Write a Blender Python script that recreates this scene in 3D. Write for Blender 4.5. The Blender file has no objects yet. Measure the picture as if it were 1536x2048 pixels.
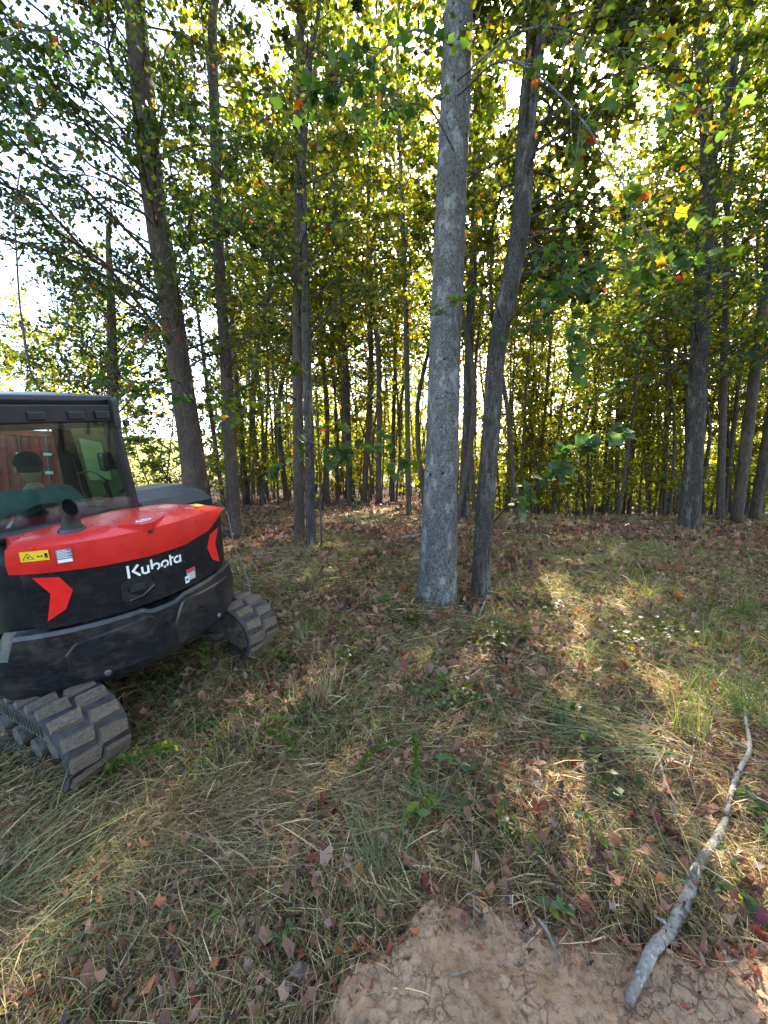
import bpy, bmesh, math, random
import numpy as np
from mathutils import Vector, Matrix, noise as mnoise

# ------------------------------------------------------------------ camera, sky, sun, exposure
scene = bpy.context.scene
COL = scene.collection
F_PX, PITCH, CAM_H = 796.0, math.radians(6.0), 1.90
cam_d = bpy.data.cameras.new('camera'); cam = bpy.data.objects.new('camera', cam_d); COL.objects.link(cam)
cam.location = (0, 0, CAM_H); cam.rotation_euler = (math.radians(90) - PITCH, 0, 0)
cam_d.sensor_fit = 'VERTICAL'; cam_d.sensor_height = 36.0; cam_d.sensor_width = 27.0
cam_d.lens = 36.0 * F_PX / 2048.0; cam_d.clip_start = 0.05; cam_d.clip_end = 600
scene.camera = cam
SUN_AZ, SUN_EL = math.radians(23), math.radians(36)
world = bpy.data.worlds.new('World'); scene.world = world; world.use_nodes = True
wn = world.node_tree.nodes; wl = world.node_tree.links
sky = wn.new('ShaderNodeTexSky'); sky.sky_type = 'NISHITA'; sky.sun_disc = False
sky.sun_elevation = SUN_EL; sky.sun_rotation = SUN_AZ
sky.air_density = 1.0; sky.dust_density = 2.2; sky.ozone_density = .6
wl.new(sky.outputs[0], wn['Background'].inputs[0]); wn['Background'].inputs[1].default_value = 0.15
sun_d = bpy.data.lights.new('sun', 'SUN'); sun_d.energy = 5.0; sun_d.angle = math.radians(0.5); sun_d.color = (1, .93, .80)
sun = bpy.data.objects.new('sun', sun_d); COL.objects.link(sun)
sdir = Vector((math.sin(SUN_AZ) * math.cos(SUN_EL), math.cos(SUN_AZ) * math.cos(SUN_EL), math.sin(SUN_EL)))
sun.rotation_euler = sdir.to_track_quat('Z', 'Y').to_euler(); sun.location = sdir * 50
vs = scene.view_settings; vs.view_transform = 'Standard'; vs.look = 'None'; vs.gamma = 1; vs.use_curve_mapping = False
vs.exposure = 2.78
scene.cycles.max_bounces = 8; scene.cycles.diffuse_bounces = 4; scene.cycles.glossy_bounces = 4
scene.cycles.transmission_bounces = 6; scene.cycles.transparent_max_bounces = 12

# ------------------------------------------------------------------ helpers
rng = np.random.default_rng(7)
random.seed(7)
def pix(u, v, y):
    """world point on the photo's pixel ray at forward distance y"""
    a = (u - 768) / F_PX; b = -(v - 1024) / F_PX
    d = (a, math.cos(PITCH) + b * math.sin(PITCH), b * math.cos(PITCH) - math.sin(PITCH))
    t = y / d[1]
    return np.array([d[0] * t, y, CAM_H + d[2] * t])
def sst(e0, e1, x):
    t = np.clip((np.asarray(x, float) - e0) / (e1 - e0), 0, 1); return t * t * (3 - 2 * t)
def terrain(x, y):
    x = np.asarray(x, float); y = np.asarray(y, float)
    w = sst(0.2, -1.3, x) * (1 - sst(9, 16, y))
    z = w * (.143 * (np.clip(y, 1.7, 5.6) - 2.41) + .04 * (np.clip(x, -6, 0) + 2.05) - .28)
    s = -.62 * x + .78 * y
    m = sst(0, 5, -x - .45 * y - 2.5)
    z = z + m * .16 * np.maximum(0, s - 9) * (1 - .5 * sst(30, 60, s))
    # beyond the crest on the right the wood drops away
    c = sst(2.5, 9, x) * sst(13.5, 22, y)
    z = z - c * .11 * np.maximum(0, y - 13.5) * (1 - .6 * sst(30, 70, y))
    z = z + .05 * np.sin(x * .9 + 1.3) * np.sin(y * .7 + .4) * sst(3, 8, y)
    z = z + .018 * np.sin(x * 3.1 + y * 1.3) * np.sin(y * 2.7 - x * .8)
    z = z + .010 * np.sin(x * 9.1 - y * 5.3 + 1) * np.sin(y * 8.3 + x * 4.1)
    # slight rise where the spoil lies
    z = z + .02 * np.exp(-((x - .7) / .7) ** 2 - ((y - 1.0) / .5) ** 2)
    return z
def gpix(u, v):
    """point where the pixel ray meets the terrain"""
    lo, hi = .5, 120.
    ys = np.geomspace(.6, 120, 900)
    prev = None
    for y in ys:
        p = pix(u, v, y); d = p[2] - float(terrain(p[0], p[1]))
        if d < 0: break
        prev = y
    if prev is None: prev = .6
    a, b = prev, y
    for _ in range(30):
        m = (a + b) / 2; p = pix(u, v, m)
        if p[2] - float(terrain(p[0], p[1])) < 0: b = m
        else: a = m
    p = pix(u, v, a); p[2] = float(terrain(p[0], p[1])); return p

def fast(name, V, polys, mat=None, parent=None, cols=None, smooth=False):
    """polys: list of int arrays (n,k).  cols: per-vertex rgb"""
    me = bpy.data.meshes.new(name)
    V = np.ascontiguousarray(V, np.float32)
    me.vertices.add(len(V)); me.vertices.foreach_set('co', V.ravel())
    idx = np.concatenate([p.ravel() for p in polys]).astype(np.int32)
    tot = np.concatenate([np.full(len(p), p.shape[1], np.int32) for p in polys])
    st = np.concatenate([[0], np.cumsum(tot)[:-1]]).astype(np.int32)
    me.loops.add(len(idx)); me.loops.foreach_set('vertex_index', idx)
    me.polygons.add(len(tot)); me.polygons.foreach_set('loop_start', st); me.polygons.foreach_set('loop_total', tot)
    if smooth: me.polygons.foreach_set('use_smooth', np.ones(len(tot), bool))
    if cols is not None:
        at = me.color_attributes.new('Col', 'FLOAT_COLOR', 'POINT')
        c4 = np.ones((len(V), 4), np.float32); c4[:, :3] = cols
        at.data.foreach_set('color', c4.ravel())
    me.update(calc_edges=True)
    if mat: me.materials.append(mat)
    return link(name, me, parent)
def link(name, me, parent=None):
    o = bpy.data.objects.new(name, me); COL.objects.link(o)
    if parent: o.parent = parent
    return o
def tag(o, label, cat, group=None, kind=None):
    if label: o['label'] = label
    if cat: o['category'] = cat
    if group: o['group'] = group
    if kind: o['kind'] = kind
    return o
def empty(name, loc, label, cat, group=None):
    o = bpy.data.objects.new(name, None); COL.objects.link(o); o.location = tuple(float(v) for v in loc); o.empty_display_size = .2
    return tag(o, label, cat, group)
def copy_tree(o, parent=None):
    c = o.copy(); COL.objects.link(c); c.parent = parent
    for ch in list(o.children): copy_tree(ch, c)
    return c

class MB:
    """collects geometry for one mesh"""
    def __init__(s): s.v = []; s.f = []
    def add(s, V, F):
        b = len(s.v); s.v += [tuple(float(c) for c in v) for v in V]; s.f += [tuple(i + b for i in f) for f in F]; return s
    def box(s, c, size, bevel=0.0, rot=None):
        bm = bmesh.new(); bmesh.ops.create_cube(bm, size=1)
        for v in bm.verts: v.co = Vector((v.co.x * size[0], v.co.y * size[1], v.co.z * size[2]))
        if bevel: bmesh.ops.bevel(bm, geom=bm.edges[:], offset=bevel, segments=2, affect='EDGES', profile=.6)
        M = Matrix.Translation(Vector(c)) @ (rot.to_4x4() if rot else Matrix())
        bm.verts.ensure_lookup_table()
        s.add([M @ v.co for v in bm.verts], [[v.index for v in f.verts] for f in bm.faces]); bm.free(); return s
    def tube(s, pts, rad, n=10, cap=True):
        V, F = tube(pts, rad, n, cap); return s.add(V, F)
    def prism(s, poly, h, fn):
        """poly list of 2d, extruded 0..h, mapped by fn(x,y,z)"""
        n = len(poly); V = [fn(x, y, 0) for x, y in poly] + [fn(x, y, h) for x, y in poly]
        F = [tuple(range(n))[::-1], tuple(range(n, 2 * n))] + [(i, (i + 1) % n, n + (i + 1) % n, n + i) for i in range(n)]
        return s.add(V, F)
    def build(s, name, mat, parent=None, smooth=False, angle=None):
        me = bpy.data.meshes.new(name); me.from_pydata(s.v, [], s.f); me.validate(); me.update()
        if mat: me.materials.append(mat)
        bm = bmesh.new(); bm.from_mesh(me); bmesh.ops.recalc_face_normals(bm, faces=bm.faces[:]); bm.to_mesh(me); bm.free()
        if smooth:
            me.polygons.foreach_set('use_smooth', np.ones(len(me.polygons), bool))
            if angle: me.set_sharp_from_angle(angle=math.radians(angle))
        return link(name, me, parent)
def frames(pts):
    P = np.asarray(pts, float); T = np.gradient(P, axis=0); T /= np.linalg.norm(T, axis=1)[:, None] + 1e-9
    up = np.array([0, 0, 1.]) if abs(T[0][2]) < .9 else np.array([1., 0, 0])
    A = np.cross(T, up); A /= np.linalg.norm(A, axis=1)[:, None] + 1e-9
    for i in range(1, len(P)):
        a = A[i - 1] - T[i] * np.dot(A[i - 1], T[i]); A[i] = a / (np.linalg.norm(a) + 1e-9)
    return P, T, A, np.cross(T, A)
def tube(pts, rad, n=10, cap=True):
    P, T, A, B = frames(pts); m = len(P)
    r = np.asarray(rad, float)
    th = np.linspace(0, 2 * np.pi, n, endpoint=False)
    if r.ndim == 1: r = np.repeat(r[:, None], n, 1)
    V = P[:, None, :] + r[:, :, None] * (np.cos(th)[None, :, None] * A[:, None, :] + np.sin(th)[None, :, None] * B[:, None, :])
    V = V.reshape(-1, 3)
    F = [(i * n + j, i * n + (j + 1) % n, (i + 1) * n + (j + 1) % n, (i + 1) * n + j) for i in range(m - 1) for j in range(n)]
    if cap: F += [tuple(range(n))[::-1], tuple(range((m - 1) * n, m * n))]
    return V, F
def spline(pts, n):
    P = np.asarray(pts, float); k = len(P)
    if k == 2: return P[0] + (P[1] - P[0]) * np.linspace(0, 1, n)[:, None]
    Q = np.vstack([2 * P[0] - P[1], P, 2 * P[-1] - P[-2]]); t = np.linspace(0, k - 1, n); out = []
    for x in t:
        i = min(int(x), k - 2); u = x - i; a, b, c, d = Q[i:i + 4]
        out.append(.5 * ((2 * b) + (c - a) * u + (2 * a - 5 * b + 4 * c - d) * u * u + (3 * b - a - 3 * c + d) * u ** 3))
    return np.array(out)

# ------------------------------------------------------------------ materials
def mat(name):
    m = bpy.data.materials.new(name); m.use_nodes = True; nt = m.node_tree
    return m, nt, nt.nodes['Principled BSDF']
def nd(nt, t, **kw):
    n = nt.nodes.new(t)
    for k, v in kw.items():
        if k in n.inputs.keys() if isinstance(k, str) else False: n.inputs[k].default_value = v
        else: setattr(n, k, v)
    return n
def ramp(nt, src, stops):
    r = nt.nodes.new('ShaderNodeValToRGB'); e = r.color_ramp.elements
    while len(e) < len(stops): e.new(.5)
    for el, (p, c) in zip(e, stops): el.position = p; el.color = (*c, 1) if len(c) == 3 else c
    nt.links.new(src, r.inputs[0]); return r.outputs[0]
def coords(nt, scale=(1, 1, 1), kind='Object'):
    tc = nt.nodes.new('ShaderNodeTexCoord'); mp = nt.nodes.new('ShaderNodeMapping'); mp.inputs['Scale'].default_value = scale
    nt.links.new(tc.outputs[kind], mp.inputs[0]); return mp.outputs[0]
def noise(nt, vec, scale, detail=4, rough=.55):
    n = nt.nodes.new('ShaderNodeTexNoise'); n.inputs['Scale'].default_value = scale; n.inputs['Detail'].default_value = detail
    n.inputs['Roughness'].default_value = rough; nt.links.new(vec, n.inputs['Vector']); return n.outputs['Fac']
def voro(nt, vec, scale, feature='F1', out='Distance'):
    n = nt.nodes.new('ShaderNodeTexVoronoi'); n.feature = feature; n.inputs['Scale'].default_value = scale
    nt.links.new(vec, n.inputs['Vector']); return n.outputs[out]
def mix(nt, fac, a, b, mode='MIX'):
    n = nt.nodes.new('ShaderNodeMix'); n.data_type = 'RGBA'; n.blend_type = mode
    for s, v in ((0, fac), (6, a), (7, b)):
        if hasattr(v, 'is_linked'): nt.links.new(v, n.inputs[s])
        else: n.inputs[s].default_value = (*v, 1) if isinstance(v, tuple) and len(v) == 3 else v
    return n.outputs[2]
def math_(nt, op, a, b=0.5):
    n = nt.nodes.new('ShaderNodeMath'); n.operation = op
    for i, v in enumerate((a, b)):
        if hasattr(v, 'is_linked'): nt.links.new(v, n.inputs[i])
        else: n.inputs[i].default_value = v
    return n.outputs[0]
def bump(nt, h, strength, dist, bsdf):
    b = nt.nodes.new('ShaderNodeBump'); b.inputs['Strength'].default_value = strength; b.inputs['Distance'].default_value = dist
    nt.links.new(h, b.inputs['Height']); nt.links.new(b.outputs[0], bsdf.inputs['Normal'])
def simple(name, col, rough=.5, metal=0, nscale=None, var=.25, bumpd=0, spec=.5):
    m, nt, b = mat(name); b.inputs['Roughness'].default_value = rough; b.inputs['Metallic'].default_value = metal
    b.inputs['Specular IOR Level'].default_value = spec
    v = coords(nt); n = noise(nt, v, nscale or 9, 5)
    lo = tuple(c * (1 - var) for c in col); hi = tuple(min(1, c * (1 + var)) for c in col)
    nt.links.new(ramp(nt, n, [(.3, lo), (.7, hi)]), b.inputs['Base Color'])
    if bumpd: bump(nt, n, .5, bumpd, b)
    return m

def leaf_material(name, trans=.52, rough=.45, tint=(1.8, 1.8, .5), rand=.18, gloss=.35):
    m, nt, b = mat(name)
    at = nt.nodes.new('ShaderNodeVertexColor'); at.layer_name = 'Col'
    oi = nt.nodes.new('ShaderNodeObjectInfo')
    hs = nt.nodes.new('ShaderNodeHueSaturation')
    mr = nt.nodes.new('ShaderNodeMapRange'); nt.links.new(oi.outputs['Random'], mr.inputs[0]); mr.inputs[3].default_value = .5 - rand * .12; mr.inputs[4].default_value = .5 + rand * .10
    nt.links.new(mr.outputs[0], hs.inputs['Hue'])
    mv = nt.nodes.new('ShaderNodeMapRange'); nt.links.new(oi.outputs['Random'], mv.inputs[0]); mv.inputs[3].default_value = 1 - rand; mv.inputs[4].default_value = 1 + rand
    nt.links.new(mv.outputs[0], hs.inputs['Value']); nt.links.new(at.outputs['Color'], hs.inputs['Color'])
    nt.links.new(hs.outputs[0], b.inputs['Base Color']); b.inputs['Roughness'].default_value = rough
    b.inputs['Specular IOR Level'].default_value = gloss
    tr = nt.nodes.new('ShaderNodeBsdfTranslucent')
    nt.links.new(mix(nt, 1.0, hs.outputs[0], tint, 'MULTIPLY'), tr.inputs[0])
    ms = nt.nodes.new('ShaderNodeMixShader'); ms.inputs[0].default_value = trans
    nt.links.new(b.outputs[0], ms.inputs[1]); nt.links.new(tr.outputs[0], ms.inputs[2])
    nt.links.new(ms.outputs[0], nt.nodes['Material Output'].inputs[0])
    return m
LEAF = leaf_material('foliage')
LEAF_FAR = leaf_material('foliage_far', trans=.66, tint=(2.9, 2.7, .5))  # far leaves tinted brighter and yellower to stand for sunlit glow
GRASS = leaf_material('grass_blades', trans=.35, tint=(1.5, 1.4, .7), rand=0, gloss=.25, rough=.5)
LITTER = leaf_material('dry_leaves', trans=.2, tint=(1.5, 1.1, .7), rand=.25, gloss=.2, rough=.6)

def bark(name, dark, light, lichen=None, fiss=26, lich_amt=.5, pits=False, zscale=.22, bd=.012, stain=.45):
    m, nt, b = mat(name); b.inputs['Roughness'].default_value = .9; b.inputs['Specular IOR Level'].default_value = .15
    v = coords(nt, (1, 1, zscale)); vo = coords(nt)
    n1 = noise(nt, v, fiss, 6, .65); n2 = noise(nt, vo, 2.2, 4); n3 = noise(nt, vo, 60, 3)
    fs = ramp(nt, n1, [(.36, (0, 0, 0)), (.56, (1, 1, 1))])
    c = mix(nt, fs, dark, light)
    c = mix(nt, ramp(nt, n2, [(.35, (0, 0, 0)), (.7, (.7, .7, .7))]), c, tuple(.55 * (a + q) for a, q in zip(dark, light)))
    h = n1
    if lichen:
        d = voro(nt, vo, 48); big = noise(nt, vo, 6, 5, .7)
        sp = math_(nt, 'MULTIPLY', ramp(nt, d, [(.18, (1, 1, 1)), (.36, (0, 0, 0))]), ramp(nt, big, [(.5 - .25 * lich_amt, (0, 0, 0)), (.62, (1, 1, 1))]))
        sp = math_(nt, 'MULTIPLY', sp, ramp(nt, n3, [(.3, (.4, .4, .4)), (.6, (1, 1, 1))]))
        c = mix(nt, sp, c, lichen)
        big2 = noise(nt, v, 7, 6, .7)
        c = mix(nt, ramp(nt, big2, [(.52, (0, 0, 0)), (.66, (lich_amt,) * 3)]), c, tuple(q * .85 for q in lichen))
    if pits:
        d = voro(nt, coords(nt, (1, 1, .8)), 7); nn = noise(nt, vo, 28, 3)
        d = math_(nt, 'ADD', d, math_(nt, 'MULTIPLY', math_(nt, 'SUBTRACT', nn, .5), .35))
        pit = ramp(nt, d, [(.08, (1, 1, 1)), (.16, (0, 0, 0))])
        pit = math_(nt, 'MULTIPLY', pit, ramp(nt, noise(nt, vo, 2.6, 3), [(.48, (0, 0, 0)), (.56, (1, 1, 1))]))
        c = mix(nt, pit, c, tuple(q * .35 for q in dark)); h = math_(nt, 'SUBTRACT', h, math_(nt, 'MULTIPLY', pit, .6))
    st_ = ramp(nt, noise(nt, coords(nt, (1, 1, .35)), 3.2, 5, .7), [(.40, (1, 1, 1)), (.58, (0, 0, 0))]); c = mix(nt, math_(nt, 'MULTIPLY', st_, stain), c, tuple(q * 1.1 for q in dark))
    nt.links.new(c, b.inputs['Base Color']); bump(nt, h, 1.0, bd * 1.6, b)
    return m
BARK_GREY = bark('bark_grey_lichen', (.027, .024, .023), (.135, .125, .118), (.38, .37, .355), 36, .75, True, .55, .010, .30)
BARK_SPOT = bark('bark_spotted', (.020, .017, .015), (.078, .066, .057), (.32, .30, .26), 28, .5)
BARK_BROWN = bark('bark_brown', (.026, .019, .016), (.115, .082, .064), (.2, .18, .15), 34, .12)
BARK_DARK = bark('bark_far', (.03, .024, .02), (.13, .10, .078), (.2, .19, .16), 24, .25)
BARK_STICK = bark('dead_wood', (.10, .085, .07), (.32, .285, .24), None, 40, 0, False, 1.0, .004)
BARK_LOG = bark('pale_dead_bark', (.075, .06, .05), (.31, .28, .24), (.42, .40, .36), 34, .5, True, .6, .008, .35)

# ------------------------------------------------------------------ leaves and blades, vectorised
TULIP_R = np.array([(0, 0, 0), (.30, .06, .04), (.50, .28, .09), (.34, .50, .05), (.44, .88, .06), (.0, .74, 0)])
def nrm(a): return a / (np.linalg.norm(a, axis=-1, keepdims=True) + 1e-9)
OVATE = np.array([(0, 0, 0), (.16, .12, .03), (.27, .34, .06), (.22, .66, .04), (0, 1, -.04), (-.22, .66, .04), (-.27, .34, .06), (-.16, .12, .03)])
def leaf_geo(pos, d, nr, size, col, lod=0, curl=0., jit=0.):
    """lobed leaves: pos base, d blade direction, nr normal"""
    N = len(pos); d = nrm(d); s = nrm(np.cross(d, nr)); n = np.cross(s, d)
    if lod == 0:
        half = TULIP_R; mid = half.copy()
        shape = np.vstack([half, half[1:5] * (-1, 1, 1)])       # 10 verts
        shape = shape - 0
        z = shape[:, 2] + curl * (shape[:, 1] - .3) ** 2
        polys = [np.array([0, 1, 2, 3, 4, 5]), np.array([0, 5, 9, 8, 7, 6])]
    elif lod == 3:
        shape = OVATE; z = shape[:, 2] + curl * shape[:, 1] ** 2; polys = [np.array([0, 1, 2, 3, 4]), np.array([0, 4, 5, 6, 7])]
    elif lod == 1:
        shape = np.array([(0, 0, 0), (.42, .25, .08), (.36, .82, .05), (0, .8, 0), (-.36, .82, .05), (-.42, .25, .08)]); z = shape[:, 2] + curl * shape[:, 1] ** 2
        polys = [np.array([0, 1, 2, 3]), np.array([0, 3, 4, 5])]
    else:
        shape = np.array([(0, 0, 0), (.42, .5, .1), (0, 1, 0), (-.42, .5, .1)]); z = shape[:, 2]
        polys = [np.array([0, 1, 2]), np.array([0, 2, 3])]
    k = len(shape)
    V = pos[:, None, :] + size[:, None, None] * (shape[None, :, 0, None] * s[:, None, :] + shape[None, :, 1, None] * d[:, None, :] + z[None, :, None] * n[:, None, :])
    if jit: V = V + rng.normal(0, jit, V.shape) * size[:, None, None]
    off = (np.arange(N) * k)[:, None]
    P = [(off + p[None, :]) for p in polys]
    return V.reshape(-1, 3), P, np.repeat(col, k, axis=0)
def blade_geo(pos, d, bend, length, width, col, tipcol=None):
    """3-segment curved blades; d start direction, bend vector added towards the tip"""
    N = len(pos); d = nrm(d); s = nrm(np.cross(d, rng.normal(size=(N, 3))))
    ts = [0, .4, .75, 1.]; L = length[:, None]
    c = [pos + d * L * t + bend * L * t * t for t in ts]
    w = [width[:, None] * .5 * k for k in (1, .85, .55)]
    V = np.stack([c[0] - s * w[0], c[0] + s * w[0], c[1] - s * w[1], c[1] + s * w[1], c[2] - s * w[2], c[2] + s * w[2], c[3]], 1)
    off = (np.arange(N) * 7)[:, None]
    P = [np.concatenate([off + np.array([[0, 1, 3, 2]]), off + np.array([[2, 3, 5, 4]])]), off + np.array([[4, 5, 6]])]
    C = np.repeat(col[:, None, :], 7, 1)
    if tipcol is not None: C[:, 4:] = tipcol[:, None, :]
    return V.reshape(-1, 3), P, C.reshape(-1, 3)
GREENS = np.array([(.036, .062, .018), (.055, .085, .020), (.080, .105, .022), (.12, .135, .022), (.21, .18, .020), (.30, .13, .012), (.24, .035, .012)])
def leaf_cols(n, p=(.25, .3, .24, .13, .05, .02, .01), g=None):
    g = g or rng
    i = g.choice(len(GREENS), n, p=np.array(p) / np.sum(p)); c = GREENS[i] * g.uniform(.5, 1.15, (n, 1)); return c

# ------------------------------------------------------------------ ground
def nonuni(lo, hi, dense_lo, dense_hi, step, grow=1.13):
    a = list(np.arange(dense_lo, dense_hi, step)); s = step; x = a[-1]
    while x < hi: s *= grow; x += s; a.append(x)
    s = step; x = dense_lo; b = []
    while x > lo: s *= grow; x -= s; b.append(x)
    return np.array(b[::-1] + a)
def ground_mat():
    m, nt, b = mat('forest_floor'); b.inputs['Roughness'].default_value = .95; b.inputs['Specular IOR Level'].default_value = .1
    v = coords(nt); n1 = noise(nt, v, 1.1, 6, .6); n2 = noise(nt, v, 14, 6, .7); n3 = noise(nt, v, 70, 4, .7)
    soil = ramp(nt, n3, [(.3, (.022, .015, .011)), (.55, (.075, .05, .035)), (.75, (.19, .13, .09))])  # soil toned dark to stand for small shadows between the blades
    dry = ramp(nt, n3, [(.3, (.035, .027, .015)), (.6, (.13, .10, .06)), (.8, (.28, .22, .14))])
    c = mix(nt, ramp(nt, n1, [(.42, (0, 0, 0)), (.6, (1, 1, 1))]), soil, dry)
    # open field grass on the rise to the left
    sp = nt.nodes.new('ShaderNodeSeparateXYZ'); tc = nt.nodes.new('ShaderNodeTexCoord'); nt.links.new(tc.outputs['Object'], sp.inputs[0])
    k = math_(nt, 'SUBTRACT', math_(nt, 'MULTIPLY', sp.outputs[0], -1.0), math_(nt, 'MULTIPLY', sp.outputs[1], .45))
    k = math_(nt, 'ADD', k, math_(nt, 'MULTIPLY', n1, 2.0))
    mr = nt.nodes.new('ShaderNodeMapRange'); nt.links.new(k, mr.inputs[0]); mr.inputs[1].default_value = 3.2; mr.inputs[2].default_value = 6.0
    fld = ramp(nt, noise(nt, v, 3, 6, .7), [(.3, (.10, .13, .03)), (.55, (.19, .20, .055)), (.75, (.30, .27, .11))])
    c = mix(nt, mr.outputs[0], c, fld)
    nt.links.new(c, b.inputs['Base Color']); bump(nt, n2, .8, .03, b)
    return m
xs = nonuni(-160, 160, -3.0, 3.0, .05); ys = nonuni(-40, 220, .7, 6.0, .05)
X, Y = np.meshgrid(xs, ys); Z = terrain(X, Y)
nx_, ny_ = len(xs), len(ys)
I = (np.arange(ny_ - 1)[:, None] * nx_ + np.arange(nx_ - 1)[None, :]).ravel()
ground = fast('ground', np.stack([X, Y, Z], -1).reshape(-1, 3), [np.stack([I, I + 1, I + nx_ + 1, I + nx_], 1)], ground_mat(), smooth=True)
ground['kind'] = 'structure'

# spoil of bare clay dug up at the front
def mound_edge(x):
    # far edge (y) of the bare clay as a function of x, from the photo
    px = np.array([-.42, -.23, -.17, -.02, .11, .2, .38, .54, .66, .87, .96, 1.03, 1.27, 1.49, 2.2]); py = np.array([1.05, 1.22, 1.31, 1.39, 1.46, 1.50, 1.53, 1.48, 1.45, 1.42, 1.36, 1.32, 1.33, 1.33, 1.25])
    return np.interp(x, px, py)
def clay_mat():
    m, nt, b = mat('red_clay'); b.inputs['Roughness'].default_value = .92; b.inputs['Specular IOR Level'].default_value = .15
    v = coords(nt); n1 = noise(nt, v, 5, 6, .65); n2 = noise(nt, v, 32, 6, .72); n3 = noise(nt, v, 170, 3, .7)
    c = ramp(nt, n1, [(.25, (.24, .14, .08)), (.5, (.43, .265, .155)), (.75, (.53, .36, .23))])
    c = mix(nt, ramp(nt, n2, [(.36, (.8, .8, .8)), (.52, (0, 0, 0))]), c, (.17, .11, .07))
    c = mix(nt, ramp(nt, n3, [(.6, (0, 0, 0)), (.75, (.6, .6, .6))]), c, (.46, .35, .25))
    cr = voro(nt, mixv(nt, v, n2), 17, 'DISTANCE_TO_EDGE')
    crk = ramp(nt, cr, [(0.0, (1, 1, 1)), (.045, (0, 0, 0))])
    crk = math_(nt, 'MULTIPLY', crk, ramp(nt, noise(nt, v, 4.5, 2), [(.5, (0, 0, 0)), (.6, (1, 1, 1))]))
    nt.links.new(c, b.inputs['Base Color'])
    h = math_(nt, 'ADD', math_(nt, 'MULTIPLY', n2, 1.0), math_(nt, 'MULTIPLY', n3, .35)); h = math_(nt, 'SUBTRACT', h, math_(nt, 'MULTIPLY', crk, .6))
    bump(nt, h, 1.0, .022, b)
    return m
def mixv(nt, v, n):
    a = nt.nodes.new('ShaderNodeVectorMath'); a.operation = 'ADD'; nt.links.new(v, a.inputs[0]); s = math_(nt, 'MULTIPLY', n, .05); nt.links.new(s, a.inputs[1]); return a.outputs[0]
CLAY = clay_mat()
mx = np.linspace(-.5, 2.4, 300); my = np.linspace(.45, 1.75, 160); MX, MY = np.meshgrid(mx, my)
ed = mound_edge(MX); wob = np.array([[mnoise.noise((x * 9, y * 9, 3.3)) for x in mx] for y in my])
wob2 = np.array([[mnoise.fractal((x * 13, y * 13, .3), .9, 2.2, 6) for x in mx] for y in my])
big = np.array([[mnoise.noise((x * 3, y * 3, 8.3)) for x in mx] for y in my])
inside = sst(-.05, .22, ed + .10 + .05 * sst(.6, 1.2, MX) - MY + .07 * wob + .04 * wob2) * sst(-.42, -.12, MX + .08 * wob)
MZ = terrain(MX, MY) - .03 + inside * (.085 + .055 * big + .020 * np.abs(wob2) + .010 * wob2 + .012 * wob)
I = (np.arange(159)[:, None] * 300 + np.arange(299)[None, :]).ravel()
mound = fast('dirt_mound', np.stack([MX, MY, MZ], -1).reshape(-1, 3), [np.stack([I, I + 1, I + 301, I + 300], 1)], CLAY, smooth=True)
mound['kind'] = 'structure'
def mound_z(x, y):
    i = int(np.clip(round((x + .5) / 2.9 * 299), 0, 299)); j = int(np.clip(round((y - .45) / 1.3 * 159), 0, 159))
    return max(float(MZ[j, i]), float(terrain(x, y)))
# clods on it
def clod_mesh(k):
    bm = bmesh.new(); bmesh.ops.create_icosphere(bm, subdivisions=2, radius=1)
    for v in bm.verts:
        n = mnoise.fractal(v.co * 1.3 + Vector((k * 7.1, k, 0)), 1, 2, 4); v.co *= (1 + .55 * n); v.co.z *= .5
        v.co = Vector([round(c * 3.0 + .35 * mnoise.noise(v.co * 3)) / 3.0 * .35 + c * .65 for c in v.co])
    me = bpy.data.meshes.new('dirt_clod'); bm.to_mesh(me); bm.free(); me.materials.append(CLOD); return me
CLOD = simple('clay_crumb', (.27, .168, .10), .95, 0, 1.5, .25, 0, .1)
clods = [clod_mesh(k) for k in range(5)]
for i in range(120):
    x = rng.uniform(-.3, 1.55); y = mound_edge(x) - abs(rng.normal(0, .22)) + rng.uniform(-.02, .07)
    if y < .72: continue
    s = float(np.clip(rng.lognormal(-4.75, .5), .005, .018))
    o = link('dirt_clod', clods[i % 5]); o.location = (x, y, mound_z(x, y) + s * .25); o.scale = (s * rng.uniform(.8, 1.4), s, s * rng.uniform(.7, 1.1)); o.rotation_euler = rng.uniform(-.4, .4, 3) + np.array([0, 0, rng.uniform(0, 6)])
    tag(o, 'small crumbly clod of tan clay on the bare dirt mound', 'clod', 'clods on the dirt mound')

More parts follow.
